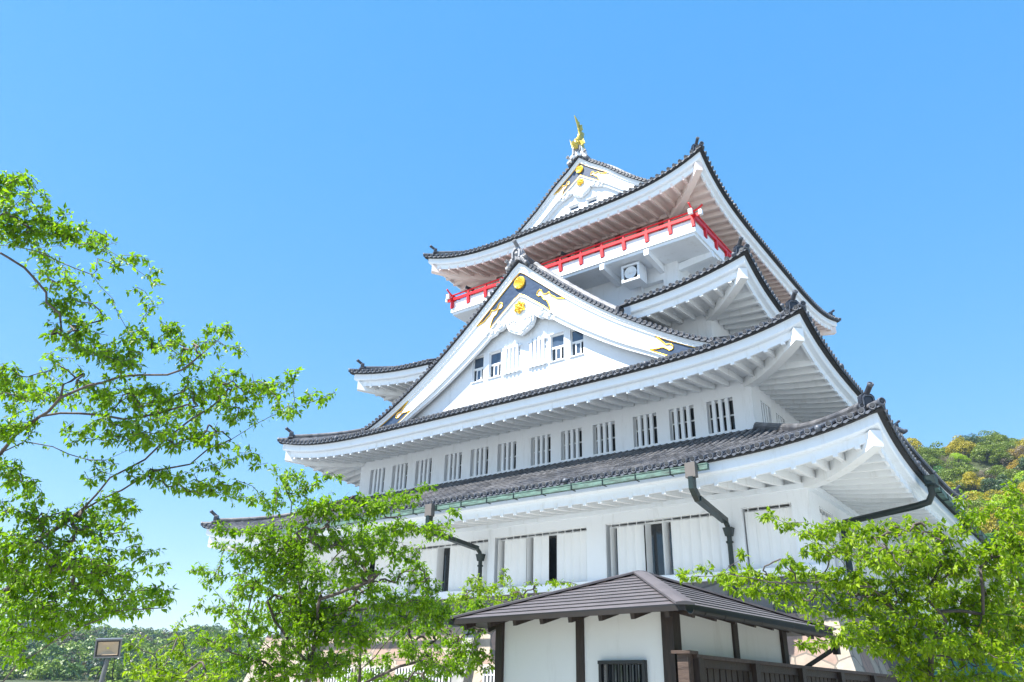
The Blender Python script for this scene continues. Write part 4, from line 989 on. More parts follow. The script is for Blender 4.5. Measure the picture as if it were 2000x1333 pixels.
p = fb((.1,-H_,-.02)); mb.tube([p, p+V((.0,0,-.12)), p+V((.06,0,-.3)), p+V((.05,0,-.6))], .006, 5)
p = fb((-.02,-H_,-.02)); mb.tube([p, p+V((.01,0,-.08)), p+V((-.08,-.01,-.2)), p+V((-.09,-.01,-.3))], .006, 5)
mb.build('cable', M['black'], fl, fl_loc)

# ------------------------------------------------------------------ turquoise roofed house behind the right tree
hs0 = (17.3, -10.2, 0); hroot = empty('low_house', hs0); tag(hroot, 'low beige building with a turquoise metal roof behind the right tree', 'house')
mb = MB(); ro0 = V((17.3,-10.2,0)); du = V((.9,.43,0)); dv = V((-.43,.9,0))
fr = lambda p: ro0+du*p[0]+dv*p[1]+V((0,0,p[2]))
mb.box((-2.0,.6,0),(7,5,2.62),0,fr); mb.build('wall', M['beige'], hroot, hs0)
mb = MB(); nn_ = 12
for i in range(nn_):
    t0, t1 = i/nn_, (i+1)/nn_
    def q(x, t): return fr((x, t*2.6, 2.55+1.25*t))
    A = [q(-2.6+t0*1.2, t0)+V((0,0,.03)), q(7.5, t0)+V((0,0,.03)), q(7.5, t1), q(-2.6+t1*1.2, t1)]; mb.quad(*A); mb.quad(q(-2.6+t0*1.2,t0)-V((0,0,.02)), q(7.5,t0)-V((0,0,.02)), A[1], A[0])
mb.quad(q(-1.4,1), q(7.5,1), fr((7.5,5.4,2.55)), fr((-2.6,5.4,2.55)))
mb.quad(fr((-2.6,0,2.55)), fr((-2.6,5.4,2.55)), q(-1.4,1), q(-1.4,1))
mb.quad(fr((-2.6,0,2.53)), fr((7.5,0,2.53)), fr((7.5,5.4,2.53)), fr((-2.6,5.4,2.53)), 1)
mb.build('roof', [M['turq'], M['wood']], hroot, hs0)
TREES = {
 'A': ([[[9.35,-37.82,-0.94],[9.9,-38.44,0.84],[10.39,-38.53,1.61],[11.19,-38.13,1.93],[11.86,-37.79,2.2],[12.01,-37.83,2.43],[12.15,-37.85,2.63],[12.28,-37.86,2.78],[12.53,-37.79,2.97],[12.78,-37.7,3.12],[13.14,-37.55,3.3],[13.45,-37.42,3.45],[13.71,-37.28,3.53],[13.91,-37.2,3.64],[14.11,-37.13,3.74],[14.34,-37.04,3.87],[14.62,-36.92,4.0],[14.83,-36.81,4.07],[15.03,-36.72,4.14]],[[12.88,-37.75,3.1],[13.1,-37.66,3.41],[13.33,-37.47,3.58],[13.44,-37.4,3.79],[13.6,-37.26,3.97],[13.81,-37.13,4.2]],[[10.36,-38.52,1.61],[11.25,-38.64,2.86],[11.91,-38.51,3.39],[12.32,-38.36,3.57],[12.59,-38.27,3.67],[12.81,-38.14,3.63],[12.98,-38.03,3.55],[13.17,-37.91,3.49],[13.35,-37.85,3.5],[13.59,-37.76,3.56]],[[12.39,-38.39,3.55],[12.52,-38.33,3.73],[12.68,-38.25,3.91],[12.81,-38.13,3.97],[13.04,-37.9,3.97],[13.17,-37.72,3.94],[13.41,-37.52,4.0],[13.61,-37.37,4.12]],[[12.77,-38.29,3.88],[12.87,-38.28,3.94],[13.03,-38.26,4.04],[13.27,-38.16,4.14],[13.57,-38.01,4.2],[13.92,-37.78,4.22],[14.08,-37.72,4.27],[14.42,-37.63,4.5],[14.53,-37.64,4.6]],[[10.36,-38.52,1.61],[11.09,-37.94,1.4],[11.81,-37.62,1.66],[12.06,-37.59,1.79],[12.36,-37.53,1.94],[12.58,-37.5,2.03],[12.76,-37.48,2.09],[13.03,-37.4,2.17],[13.18,-37.4,2.21],[13.47,-37.27,2.23],[13.69,-37.22,2.28]],[[11.32,-38.66,2.85],[11.6,-39.15,3.93],[12.05,-39.38,4.78],[12.53,-39.34,5.19],[13.0,-39.1,5.25],[13.19,-39.02,5.21],[13.34,-38.96,5.17],[13.49,-38.89,5.1],[13.61,-38.84,5.03],[13.77,-38.74,4.93],[13.95,-38.63,4.82],[14.06,-38.58,4.73],[14.16,-38.52,4.62],[14.24,-38.48,4.51],[14.32,-38.41,4.35],[14.37,-38.4,4.27]],[[13.79,-39.1,4.94],[13.99,-38.99,4.95],[14.09,-38.95,4.97],[14.2,-38.9,4.96],[14.32,-38.82,4.93],[14.46,-38.71,4.85],[14.58,-38.58,4.74],[14.67,-38.5,4.66],[14.76,-38.42,4.58]],[[13.11,-39.47,4.92],[13.44,-39.21,4.98],[13.48,-39.14,4.96],[13.54,-39.01,4.86],[13.57,-38.92,4.8],[13.58,-38.83,4.71],[13.56,-38.77,4.62],[13.59,-38.67,4.56],[13.57,-38.59,4.44],[13.6,-38.46,4.31]],[[13.11,-39.47,4.92],[13.39,-39.42,5.21],[13.63,-39.3,5.33],[13.79,-39.23,5.42]]],
  [[13.28,-39.29,5.65,0.18,0.16,25],[13.57,-39.26,5.65,0.14,0.11,6],[13.34,-39.07,5.72,0.12,0.09,3],[13.49,-39.08,5.36,0.32,0.18,50],[13.41,-39.18,5.22,0.18,0.18,29],[13.48,-38.78,5.41,0.24,0.13,25],[13.17,-38.4,5.61,0.23,0.11,14],[12.85,-38.61,5.26,0.2,0.2,20],[13.01,-38.45,5.12,0.15,0.17,9],[13.47,-38.61,4.69,0.14,0.14,16],[13.21,-38.36,4.66,0.14,0.14,16],[13.6,-38.48,4.76,0.09,0.06,3],[13.94,-38.52,5.03,0.11,0.08,4],[14.2,-38.42,5.04,0.06,0.06,3],[14.23,-38.21,4.98,0.08,0.09,3],[13.42,-37.89,5.07,0.18,0.15,5],[13.33,-37.93,4.8,0.15,0.1,3],[13.16,-38.15,4.89,0.07,0.06,3],[12.91,-38.2,4.64,0.22,0.12,20],[13.43,-38.56,4.47,0.14,0.11,9],[13.61,-38.21,4.4,0.23,0.14,27],[13.59,-37.9,4.6,0.19,0.1,14],[13.71,-37.74,4.72,0.14,0.11,10],[13.63,-37.68,4.82,0.1,0.08,5],[13.9,-37.44,4.81,0.08,0.07,4],[14.7,-37.74,4.48,0.07,0.08,5],[14.29,-37.36,4.52,0.11,0.07,5],[14.01,-37.51,4.57,0.17,0.09,9],[13.95,-37.72,4.45,0.24,0.12,20],[13.83,-38.15,4.25,0.23,0.14,21],[13.07,-38.33,4.29,0.19,0.17,12],[13.07,-38.75,4.09,0.14,0.14,16],[12.18,-38.32,4.22,0.23,0.2,32],[12.52,-38.15,4.18,0.23,0.11,18],[12.56,-38.35,3.82,0.17,0.17,17],[12.71,-38.51,3.7,0.14,0.14,16],[12.84,-37.87,4.23,0.25,0.18,25],[13.45,-37.81,4.12,0.29,0.19,43],[13.41,-37.42,4.14,0.35,0.2,50],[13.76,-37.28,4.27,0.3,0.18,38],[14.26,-37.33,4.2,0.22,0.14,24],[14.52,-37.22,4.13,0.19,0.12,18],[14.2,-37.14,4.02,0.24,0.15,21],[13.43,-37.82,3.77,0.28,0.17,30],[13.98,-37.71,3.65,0.32,0.14,38],[14.14,-37.41,3.7,0.23,0.14,21],[14.35,-36.88,4.28,0.12,0.1,7],[15.11,-37.28,4.1,0.09,0.08,6],[15.0,-37.2,3.84,0.16,0.07,7],[14.79,-36.73,4.14,0.18,0.05,6],[13.29,-38.08,3.67,0.28,0.12,13],[13.42,-37.47,3.41,0.24,0.11,16],[13.73,-37.28,3.34,0.29,0.1,21],[14.11,-37.15,3.29,0.26,0.08,14],[13.69,-36.58,3.34,0.26,0.07,8],[14.53,-36.92,3.1,0.09,0.05,3],[14.1,-37.19,3.52,0.28,0.08,7],[14.5,-37.2,3.55,0.18,0.07,4],[14.18,-36.86,3.59,0.15,0.06,3],[13.35,-37.87,3.38,0.19,0.12,9],[12.57,-38.35,3.38,0.14,0.16,19],[12.23,-38.03,3.33,0.22,0.12,14],[12.69,-38.11,3.04,0.28,0.16,30],[12.71,-37.73,2.96,0.29,0.14,32],[12.56,-37.45,3.13,0.3,0.13,27],[13.57,-37.78,3.09,0.18,0.09,14],[12.85,-38.18,2.74,0.27,0.18,43],[12.54,-38.1,2.6,0.21,0.18,32],[12.11,-37.65,2.55,0.3,0.17,38],[12.58,-37.52,2.58,0.29,0.15,32],[13.21,-37.54,2.53,0.25,0.14,30],[12.77,-37.82,2.66,0.28,0.19,43],[13.16,-37.73,2.65,0.27,0.16,38],[13.14,-37.5,2.91,0.24,0.12,15],[13.67,-37.54,2.68,0.2,0.1,10],[13.09,-37.05,2.65,0.2,0.09,6],[11.77,-37.7,2.51,0.25,0.23,40],[11.97,-37.45,2.48,0.3,0.18,38],[12.54,-37.32,2.47,0.3,0.14,30],[12.57,-36.97,2.45,0.3,0.13,27],[13.76,-37.33,2.35,0.18,0.09,14],[12.52,-37.81,2.21,0.28,0.14,32],[11.53,-37.54,2.08,0.2,0.15,21],[12.02,-37.44,2.1,0.25,0.11,20],[12.71,-37.48,2.19,0.28,0.11,26],[12.31,-37.11,2.31,0.3,0.11,24],[12.09,-37.75,2.35,0.24,0.17,31],[12.08,-37.44,2.29,0.3,0.15,32],[13.23,-37.3,2.27,0.23,0.08,16],[12.37,-37.87,1.89,0.14,0.1,9],[12.12,-37.66,1.81,0.19,0.07,5]]),
 'B': ([[[9.73,-32.15,0.75],[9.84,-32.35,1.26],[10.02,-32.47,1.69],[10.12,-32.56,1.98],[10.17,-32.81,2.47],[10.2,-32.92,2.7],[10.27,-33.12,3.14],[10.32,-33.32,3.55],[10.42,-33.54,4.06],[10.49,-33.61,4.29],[10.45,-33.8,4.55]],[[10.12,-32.56,1.98],[10.47,-32.8,2.61],[10.69,-32.97,2.96],[10.94,-33.05,3.18],[11.23,-33.11,3.43],[11.58,-33.14,3.71]],[[10.53,-32.84,2.99],[10.49,-32.97,3.53],[10.29,-33.04,3.76],[10.53,-32.9,4.18],[10.78,-32.74,4.6]],[[10.14,-32.59,2.06],[10.64,-32.73,2.67],[10.99,-32.66,2.73],[11.45,-32.52,2.79],[11.82,-32.41,2.8],[12.38,-32.25,2.97]],[[10.66,-32.96,2.9],[11.42,-32.73,3.11],[11.73,-32.78,3.23],[12.14,-32.81,3.44],[12.61,-32.79,3.63],[12.97,-32.76,3.68]],[[10.06,-32.48,1.77],[9.92,-32.86,1.85],[9.86,-33.22,1.99],[9.79,-33.55,2.07],[9.68,-33.94,2.19],[9.62,-34.32,2.38],[9.71,-34.51,2.43]],[[9.88,-33.48,2.05],[9.9,-33.67,2.47],[9.97,-33.72,2.7],[10.06,-33.77,2.96],[10.14,-33.77,3.13]],[[10.06,-32.53,1.84],[9.75,-33.25,2.31],[9.74,-33.64,2.57],[9.73,-34.0,2.81],[9.81,-34.26,2.98],[9.86,-34.57,3.21]],[[10.09,-32.63,2.06],[9.79,-33.09,2.59],[9.76,-33.2,2.89],[9.76,-33.38,3.35],[9.69,-33.57,3.74],[9.57,-33.72,3.97]],[[10.32,-33.32,3.55],[9.94,-33.52,4.05],[9.9,-33.48,4.56],[9.89,-33.34,4.93]]],
  [[11.04,-34.18,4.53,0.26,0.14,5],[10.85,-33.72,4.46,0.35,0.2,12],[9.7,-33.27,4.5,0.25,0.25,8],[11.26,-33.6,4.59,0.23,0.09,3],[11.33,-33.94,3.98,0.3,0.22,15],[11.59,-33.71,4.06,0.37,0.21,25],[11.86,-33.25,4.12,0.42,0.21,28],[11.51,-32.29,4.47,0.37,0.15,14],[12.37,-32.61,4.46,0.17,0.07,3],[10.6,-33.69,3.72,0.39,0.27,25],[11.3,-33.58,3.67,0.45,0.23,32],[10.65,-32.19,3.96,0.51,0.3,38],[11.84,-32.57,3.94,0.43,0.17,22],[12.52,-32.49,3.84,0.34,0.14,14],[12.99,-32.59,4.04,0.11,0.07,3],[10.6,-34.23,3.71,0.3,0.16,12],[10.1,-34.38,3.77,0.23,0.14,6],[9.19,-33.88,3.74,0.2,0.11,3],[10.32,-34.06,3.42,0.38,0.21,25],[10.79,-33.84,3.24,0.37,0.3,36],[9.29,-33.93,3.22,0.28,0.2,7],[9.48,-34.37,3.26,0.15,0.11,3],[9.87,-32.42,3.4,0.38,0.3,22],[11.58,-33.08,3.28,0.38,0.26,22],[11.62,-32.3,3.61,0.4,0.18,12],[9.67,-32.8,2.89,0.41,0.33,32],[10.36,-32.88,2.48,0.35,0.35,36],[9.18,-32.29,2.23,0.38,0.26,24],[10.25,-32.51,1.99,0.36,0.2,20],[10.0,-33.84,2.99,0.31,0.23,10],[9.42,-33.74,2.74,0.31,0.2,7],[10.19,-33.88,2.48,0.3,0.3,17],[11.0,-32.58,2.85,0.35,0.2,18],[11.68,-32.5,2.9,0.38,0.23,27],[11.38,-31.4,3.19,0.34,0.21,14],[11.5,-31.26,2.88,0.37,0.21,20],[10.54,-32.67,2.71,0.32,0.24,21],[9.79,-34.07,2.27,0.33,0.15,9],[9.87,-33.39,2.09,0.38,0.17,16],[9.48,-33.62,1.94,0.38,0.17,16],[9.99,-33.24,1.82,0.38,0.14,16],[10.22,-33.06,1.89,0.38,0.15,18],[9.83,-31.94,2.01,0.33,0.21,18],[11.33,-32.72,2.39,0.38,0.23,27],[11.88,-33.21,3.6,0.45,0.22,19],[11.19,-31.59,3.42,0.42,0.24,20],[10.29,-33.08,3.37,0.4,0.32,21],[9.18,-32.6,2.77,0.43,0.34,32],[10.74,-32.61,2.49,0.39,0.24,27],[10.77,-31.56,2.72,0.42,0.18,20],[10.1,-32.74,2.88,0.49,0.33,43],[10.65,-32.2,3.22,0.5,0.25,32],[10.09,-32.07,2.08,0.49,0.21,27],[9.76,-33.51,3.12,0.4,0.24,19],[10.85,-33.85,3.52,0.38,0.23,19],[12.08,-32.24,2.84,0.38,0.17,20]]),
 'B2': ([[[9.23,-30.55,0.91],[9.37,-30.72,1.4],[9.47,-30.87,1.79],[9.66,-31.11,2.46],[9.77,-31.19,2.74],[9.98,-31.34,3.27]],[[9.52,-30.93,1.97],[9.89,-30.93,2.2],[10.24,-30.97,2.5],[10.56,-30.95,2.65],[10.94,-30.89,2.8],[11.39,-30.76,2.93]],[[9.64,-31.08,2.38],[9.39,-31.03,2.55],[9.11,-31.1,2.9]],[[9.46,-30.84,1.73],[10.03,-30.73,1.98],[10.59,-30.57,2.14],[11.14,-30.42,2.31],[11.62,-30.32,2.47]]],
  [[9.28,-30.26,2.17,0.42,0.17,8],[9.75,-30.14,2.69,0.47,0.26,25],[10.24,-29.69,2.67,0.43,0.27,22],[10.67,-30.68,2.3,0.44,0.19,20],[10.84,-29.79,2.43,0.32,0.23,15],[10.95,-29.52,2.75,0.28,0.19,10],[11.08,-29.5,2.19,0.23,0.27,10],[9.45,-30.14,1.91,0.56,0.14,11],[10.54,-30.11,2.0,0.45,0.16,11],[9.12,-30.93,2.14,0.2,0.16,4],[10.93,-29.94,2.94,0.28,0.17,7],[10.99,-30.48,2.07,0.52,0.19,24],[9.58,-29.73,1.88,0.57,0.11,13],[10.38,-29.23,2.21,0.38,0.24,18],[11.25,-31.22,2.81,0.42,0.21,18],[8.76,-30.25,1.91,0.48,0.13,12],[10.84,-29.42,3.17,0.33,0.17,9],[9.64,-30.8,2.65,0.23,0.23,5]]),
 'D': ([[[9.99,-34.85,0.97],[10.04,-34.98,1.27],[10.12,-35.15,1.68],[10.1,-35.31,1.93],[10.06,-35.48,2.17]],[[10.11,-35.14,1.63],[10.2,-34.98,1.95],[10.14,-34.89,2.21]],[[10.09,-35.08,1.51],[10.71,-34.97,1.82],[11.23,-34.94,2.12],[11.63,-34.98,2.41]]],
  [[10.73,-35.78,2.05,0.14,0.19,7],[9.49,-34.94,1.83,0.21,0.14,10],[10.92,-35.41,1.92,0.19,0.19,13],[9.86,-34.76,2.22,0.2,0.16,5],[10.43,-34.75,1.96,0.31,0.17,14],[10.92,-35.44,1.75,0.31,0.09,12],[11.17,-35.03,1.73,0.38,0.08,13],[10.76,-34.96,2.63,0.2,0.14,3],[10.52,-35.12,2.37,0.13,0.11,3]]),
 'C': ([[[7.82,-23.5,0.04],[8.06,-23.85,0.95],[8.31,-24.26,1.98],[8.47,-24.79,3.12],[8.5,-25.17,3.8],[8.46,-25.46,4.26]],[[8.47,-24.79,3.12],[9.15,-24.79,3.69],[9.69,-24.69,3.91],[10.2,-24.58,4.07]],[[8.44,-24.75,3.01],[8.16,-25.55,3.54],[7.87,-26.19,3.79],[7.73,-26.59,3.81]],[[9.07,-24.67,3.7],[9.31,-24.69,4.05],[9.47,-24.7,4.28]]],
  [[8.06,-24.94,4.41,0.13,0.23,5],[7.81,-24.26,4.06,0.47,0.19,17],[8.44,-26.31,3.92,0.48,0.22,25],[8.73,-26.96,4.06,0.23,0.16,7],[7.33,-24.5,3.8,0.67,0.2,26],[8.37,-26.96,3.63,0.47,0.18,21],[8.37,-24.13,4.23,0.4,0.13,7],[10.03,-25.54,4.03,0.26,0.14,6],[9.36,-23.6,4.2,0.26,0.09,3],[8.65,-24.07,3.91,0.65,0.1,14],[7.15,-24.58,3.42,0.4,0.2,16]]),
 'E': ([[[17.85,-28.03,0.73],[17.97,-28.24,1.23],[18.09,-28.44,1.74],[18.18,-28.59,2.12],[18.25,-28.66,2.33],[18.4,-28.65,2.5],[18.48,-28.68,2.66],[18.45,-28.77,2.79],[18.37,-28.92,2.94],[18.43,-28.97,3.12],[18.45,-29.19,3.51]],[[18.4,-28.65,2.5],[18.21,-28.88,2.57],[18.03,-29.13,2.67],[17.93,-29.38,2.88],[17.82,-29.61,3.05],[17.74,-29.77,3.13],[17.65,-29.96,3.25],[17.6,-30.1,3.34],[17.45,-30.39,3.54]],[[17.83,-29.67,3.04],[17.35,-30.15,3.08],[16.96,-30.54,3.06],[16.75,-30.79,3.05],[16.63,-31.01,3.1],[16.48,-31.23,3.11],[16.24,-31.48,3.06],[16.05,-31.7,3.02]],[[17.74,-29.78,3.13],[17.68,-29.88,3.4],[17.5,-29.99,3.55],[17.3,-30.05,3.6],[17.16,-30.11,3.72],[16.99,-30.21,3.88],[16.79,-30.31,3.98]],[[18.45,-28.77,2.79],[18.72,-28.67,2.79],[18.94,-28.58,2.75],[19.38,-28.34,2.73],[20.03,-27.93,2.7]],[[18.95,-28.64,2.74],[18.98,-28.68,3.02],[19.03,-28.71,3.32],[18.94,-28.8,3.54],[18.86,-28.87,3.72]],[[19.03,-28.65,3.33],[19.2,-28.45,3.51],[19.38,-28.33,3.83],[19.68,-28.15,4.22],[20.04,-27.86,4.5]],[[18.17,-28.56,2.05],[17.94,-29.06,2.26],[17.74,-29.51,2.42],[17.7,-29.77,2.45],[17.6,-30.09,2.52],[17.48,-30.4,2.53],[17.38,-30.65,2.48]],[[18.11,-28.47,1.83],[18.52,-28.48,1.96],[18.79,-28.56,2.03],[19.25,-28.47,2.07],[19.81,-28.32,2.12]],[[18.23,-28.62,2.24],[18.63,-28.06,2.2],[18.87,-27.74,2.35],[19.19,-27.39,2.57]],[[18.17,-28.66,1.99],[17.9,-28.92,2.2],[17.53,-29.21,2.34],[17.25,-29.38,2.38],[16.78,-29.65,2.35]],[[18.42,-28.86,3.13],[18.77,-28.64,3.7],[18.95,-28.41,4.01],[18.98,-28.21,4.19],[19.04,-28.02,4.4]]],
  [[16.86,-30.54,3.93,0.11,0.06,3],[16.91,-29.85,3.95,0.22,0.09,6],[17.47,-30.62,3.64,0.27,0.11,11],[17.57,-29.71,3.85,0.29,0.13,13],[17.96,-30.01,3.69,0.31,0.14,16],[17.47,-29.22,3.65,0.37,0.16,20],[17.21,-29.6,3.55,0.33,0.14,13],[18.13,-29.63,3.74,0.31,0.15,18],[18.41,-29.35,3.83,0.31,0.15,18],[18.15,-30.27,3.31,0.39,0.2,32],[18.52,-30.01,3.38,0.33,0.2,27],[18.7,-28.94,3.73,0.32,0.21,24],[18.75,-28.91,3.38,0.35,0.21,27],[18.96,-28.32,3.95,0.26,0.16,11],[19.34,-28.36,3.62,0.35,0.28,36],[19.36,-29.46,3.91,0.26,0.13,7],[19.64,-28.99,4.24,0.2,0.15,6],[19.01,-28.66,4.28,0.18,0.09,3],[19.56,-28.57,3.98,0.21,0.21,11],[16.12,-31.69,3.05,0.16,0.08,4],[15.82,-30.42,3.36,0.15,0.1,3],[16.05,-30.17,3.2,0.29,0.1,10],[16.72,-31.25,3.35,0.09,0.09,3],[16.57,-30.36,3.21,0.32,0.11,13],[17.01,-30.39,3.28,0.27,0.12,13],[17.01,-29.55,3.25,0.33,0.14,16],[16.64,-30.62,2.95,0.27,0.09,10],[16.42,-30.95,2.96,0.13,0.07,3],[16.87,-30.1,2.96,0.31,0.14,16],[16.99,-29.09,3.06,0.37,0.19,22],[17.12,-30.56,2.71,0.2,0.08,3],[17.63,-30.35,3.08,0.33,0.16,22],[17.67,-29.28,3.07,0.35,0.21,27],[17.27,-28.92,2.85,0.33,0.15,16],[17.99,-29.25,3.06,0.35,0.21,27],[18.35,-29.13,3.05,0.41,0.24,38],[18.62,-28.09,3.08,0.37,0.26,31],[19.06,-27.95,3.14,0.36,0.29,36],[19.49,-29.06,3.12,0.2,0.33,27],[17.66,-28.6,2.8,0.37,0.16,20],[18.27,-29.44,2.64,0.33,0.19,25],[17.21,-30.02,2.62,0.2,0.08,3],[18.46,-28.01,2.68,0.36,0.22,27],[18.94,-28.43,2.57,0.34,0.21,27],[19.23,-27.52,2.69,0.22,0.22,16],[16.98,-30.29,2.31,0.15,0.06,3],[16.8,-29.02,2.36,0.22,0.06,3],[17.47,-29.93,2.37,0.27,0.09,8],[17.77,-29.69,2.26,0.26,0.08,5],[17.61,-29.2,2.42,0.28,0.1,7],[17.97,-29.17,2.28,0.31,0.15,18],[18.07,-28.59,2.12,0.28,0.15,16],[18.27,-27.76,2.22,0.33,0.21,22],[18.74,-27.83,2.28,0.36,0.2,25],[19.2,-28.85,2.16,0.26,0.18,20],[18.65,-28.52,1.96,0.41,0.12,19],[17.83,-28.72,2.05,0.21,0.1,6],[18.27,-28.44,1.93,0.42,0.08,13],[18.89,-27.52,1.96,0.36,0.1,12],[17.91,-29.04,2.48,0.42,0.18,28],[18.41,-29.43,2.38,0.39,0.17,28],[18.72,-28.83,2.35,0.4,0.17,28],[18.98,-27.46,2.43,0.37,0.19,23],[17.59,-29.56,2.52,0.34,0.15,14],[18.77,-28.04,2.87,0.43,0.19,28],[19.06,-27.36,2.85,0.37,0.19,23],[18.15,-29.1,3.4,0.43,0.21,32],[18.52,-28.69,3.36,0.43,0.21,32],[19.06,-28.45,3.42,0.42,0.28,43],[19.51,-28.82,3.6,0.27,0.27,29],[18.45,-28.03,2.95,0.44,0.19,28],[17.96,-29.25,2.86,0.35,0.15,20],[17.74,-28.03,2.02,0.22,0.07,5]]),
}
# ------------------------------------------------------------------ trees
def grow(limbs, clumps, seed, r_tip=.004, asp=.55, step=.16, pw=2.3, rmax=.12):
    rg = np.random.default_rng(seed)
    nodes = []; parent = []
    first = True
    for L in limbs:
        pts = np.array(L, float)
        # resample with slight wobble
        segs = []
        for a, b in zip(pts[:-1], pts[1:]):
            n = max(1, int(np.linalg.norm(b-a)/step))
            for k in range(n): segs.append(a+(b-a)*k/n)
        segs.append(pts[-1])
        segs = np.array(segs)
        if len(segs) > 4:
            w = rg.normal(0, .012, segs.shape); w[0] = 0; segs = segs+w
        if first: start = -1; first = False
        else:
            arr = np.array(nodes); dd = np.linalg.norm(arr-segs[0], axis=1); start = int(dd.argmin())
            if dd[start] > .3:
                n = int(dd[start]/step); base = arr[start]
                for k in range(1, n+1): nodes.append(base+(segs[0]-base)*k/(n+1)); parent.append(start if k == 1 else len(nodes)-2)
                start = len(nodes)-1
        for i, p in enumerate(segs):
            nodes.append(p); parent.append(start if i == 0 else len(nodes)-2)
    nl = len(nodes)
    # twig targets from the crown clumps
    right = np.array([.8,.6,0]); dep = np.array([-.6,.8,0]); up = np.array([0,0,1.])
    tg = []
    for x, y, z, rx, ry, n in clumps:
        for _ in range(n):
            v = rg.normal(size=3); v /= np.linalg.norm(v); v *= rg.random()**(1/2.4)
            tg.append(np.array([x,y,z])+right*v[0]*rx+up*v[2]*ry+dep*v[1]*max(rx,ry)*asp*1.6)
    tg = np.array(tg)
    arr = np.array(nodes); N = len(nodes); cap = N+len(tg)*12+10
    buf = np.zeros((cap,3)); buf[:N] = arr
    dist = np.full(len(tg), 1e9); near = np.zeros(len(tg), int)
    for s in range(0, len(tg), 200):
        d = np.linalg.norm(tg[s:s+200,None]-arr[None], axis=2); near[s:s+200] = d.argmin(1); dist[s:s+200] = d.min(1)
    alive = np.ones(len(tg), bool); ends = []; twig = set()
    for _ in range(len(tg)):
        k = int(np.where(alive, dist, 1e9).argmin()); alive[k] = False
        p0 = buf[near[k]]; p1 = tg[k]; L = np.linalg.norm(p1-p0)
        n = max(1, min(11, int(math.ceil(L/.13)))); last = near[k]; s0 = N
        # continue a little along the parent direction first, then bend to the target
        pd = p0-buf[parent[near[k]]] if parent[near[k]] >= 0 else np.array([0,0,1.]); ln = np.linalg.norm(pd); pd = pd/ln if ln > 1e-6 else up
        ctrl = p0+pd*L*.35+up*L*.05
        for i in range(1, n+1):
            t = i/n; q = p0*(1-t)**2+ctrl*2*t*(1-t)+p1*t*t
            if i < n: q = q+rg.normal(0, .008, 3)
            buf[N] = q; nodes.append(q); parent.append(last); last = N; N += 1
        ends.append(last)
        new = buf[s0:N]
        d = np.linalg.norm(tg[:,None]-new[None], axis=2); m = d.min(1); am = d.argmin(1)
        upd = m < dist; dist[upd] = m[upd]; near[upd] = s0+am[upd]
    P = buf[:N]; par = np.array(parent)
    rad = np.zeros(N)
    ch = [[] for _ in range(N)]
    acc = np.zeros(N)
    for i in range(N-1, -1, -1):
        if acc[i] == 0: acc[i] = r_tip**pw
        if par[i] >= 0: acc[par[i]] += acc[i]; ch[par[i]].append(i)
    # nodes are appended after their parents, so a reverse pass suffices
    acc = np.zeros(N)
    for i in range(N-1, -1, -1):
        if not ch[i]: acc[i] = r_tip**pw
        if par[i] >= 0: acc[par[i]] += acc[i]*1.0
    rad = np.minimum(acc**(1/pw), rmax)
    return P, par, rad, ch, nl
def branch_mesh(P, par, rad, ch, minr=.0):
    mb = MB(); done = np.zeros(len(P), bool)
    order = range(len(P))
    for i in order:
        if done[i]: continue
        # start a chain at i (from its parent) and follow the thickest child
        chain = []
        if par[i] >= 0: chain.append((P[par[i]], min(rad[par[i]], rad[i]*1.3)))
        j = i
        while True:
            done[j] = True; chain.append((P[j], rad[j]))
            nx = [c for c in ch[j] if not done[c]]
            if not nx: break
            j = max(nx, key=lambda c: rad[c])
        if len(chain) < 2: continue
        r0 = max(c[1] for c in chain); n = 10 if r0 > .05 else (6 if r0 > .015 else 4)
        mb.tube([V(c[0]) for c in chain], 1.0, n, 0, True, (0.13,0.21,.97), [max(c[1], .0022) for c in chain])
    return mb
def leaves(P, par, rad, rg, size, rmax_leaf=.012, per=2.2, nl=0, droop=.9, keep=None):
    V_, Fc = [], []
    for i in range(len(P)):
        if rad[i] > rmax_leaf or par[i] < 0: continue
        n = rg.poisson(per)
        d = P[i]-P[par[i]]; L = np.linalg.norm(d)
        if L < 1e-5: continue
        d = d/L
        for _ in range(n):
            s = size*rg.uniform(.55, 1.25)
            base = P[par[i]]+d*L*rg.random()
            a = rg.normal(size=3); a -= a.dot(d)*d; a /= np.linalg.norm(a)+1e-9
            ax = d*rg.uniform(-.1,.7)+a*rg.uniform(.5,1.0)+np.array([0,0,-droop*rg.random()]); ax /= np.linalg.norm(ax)
            up = np.array([0,0,1.])+rg.normal(0,.45,3); sd = np.cross(ax, up); sd /= np.linalg.norm(sd)+1e-9; nn = np.cross(sd, ax)
            st = base+ax*s*.18; w = s*.25; fold = s*.07; cu = -s*.12
            o = len(V_)
            V_ += [st, st+ax*s*.38+sd*w-nn*0+nn*fold, st+ax*s*.42, st+ax*s*.38-sd*w+nn*fold, st+ax*s+nn*cu]
            V_ += []
            Fc += [(o,o+2,o+1),(o,o+3,o+2),(o+1,o+2,o+4),(o+2,o+3,o+4)]
    return V_, Fc
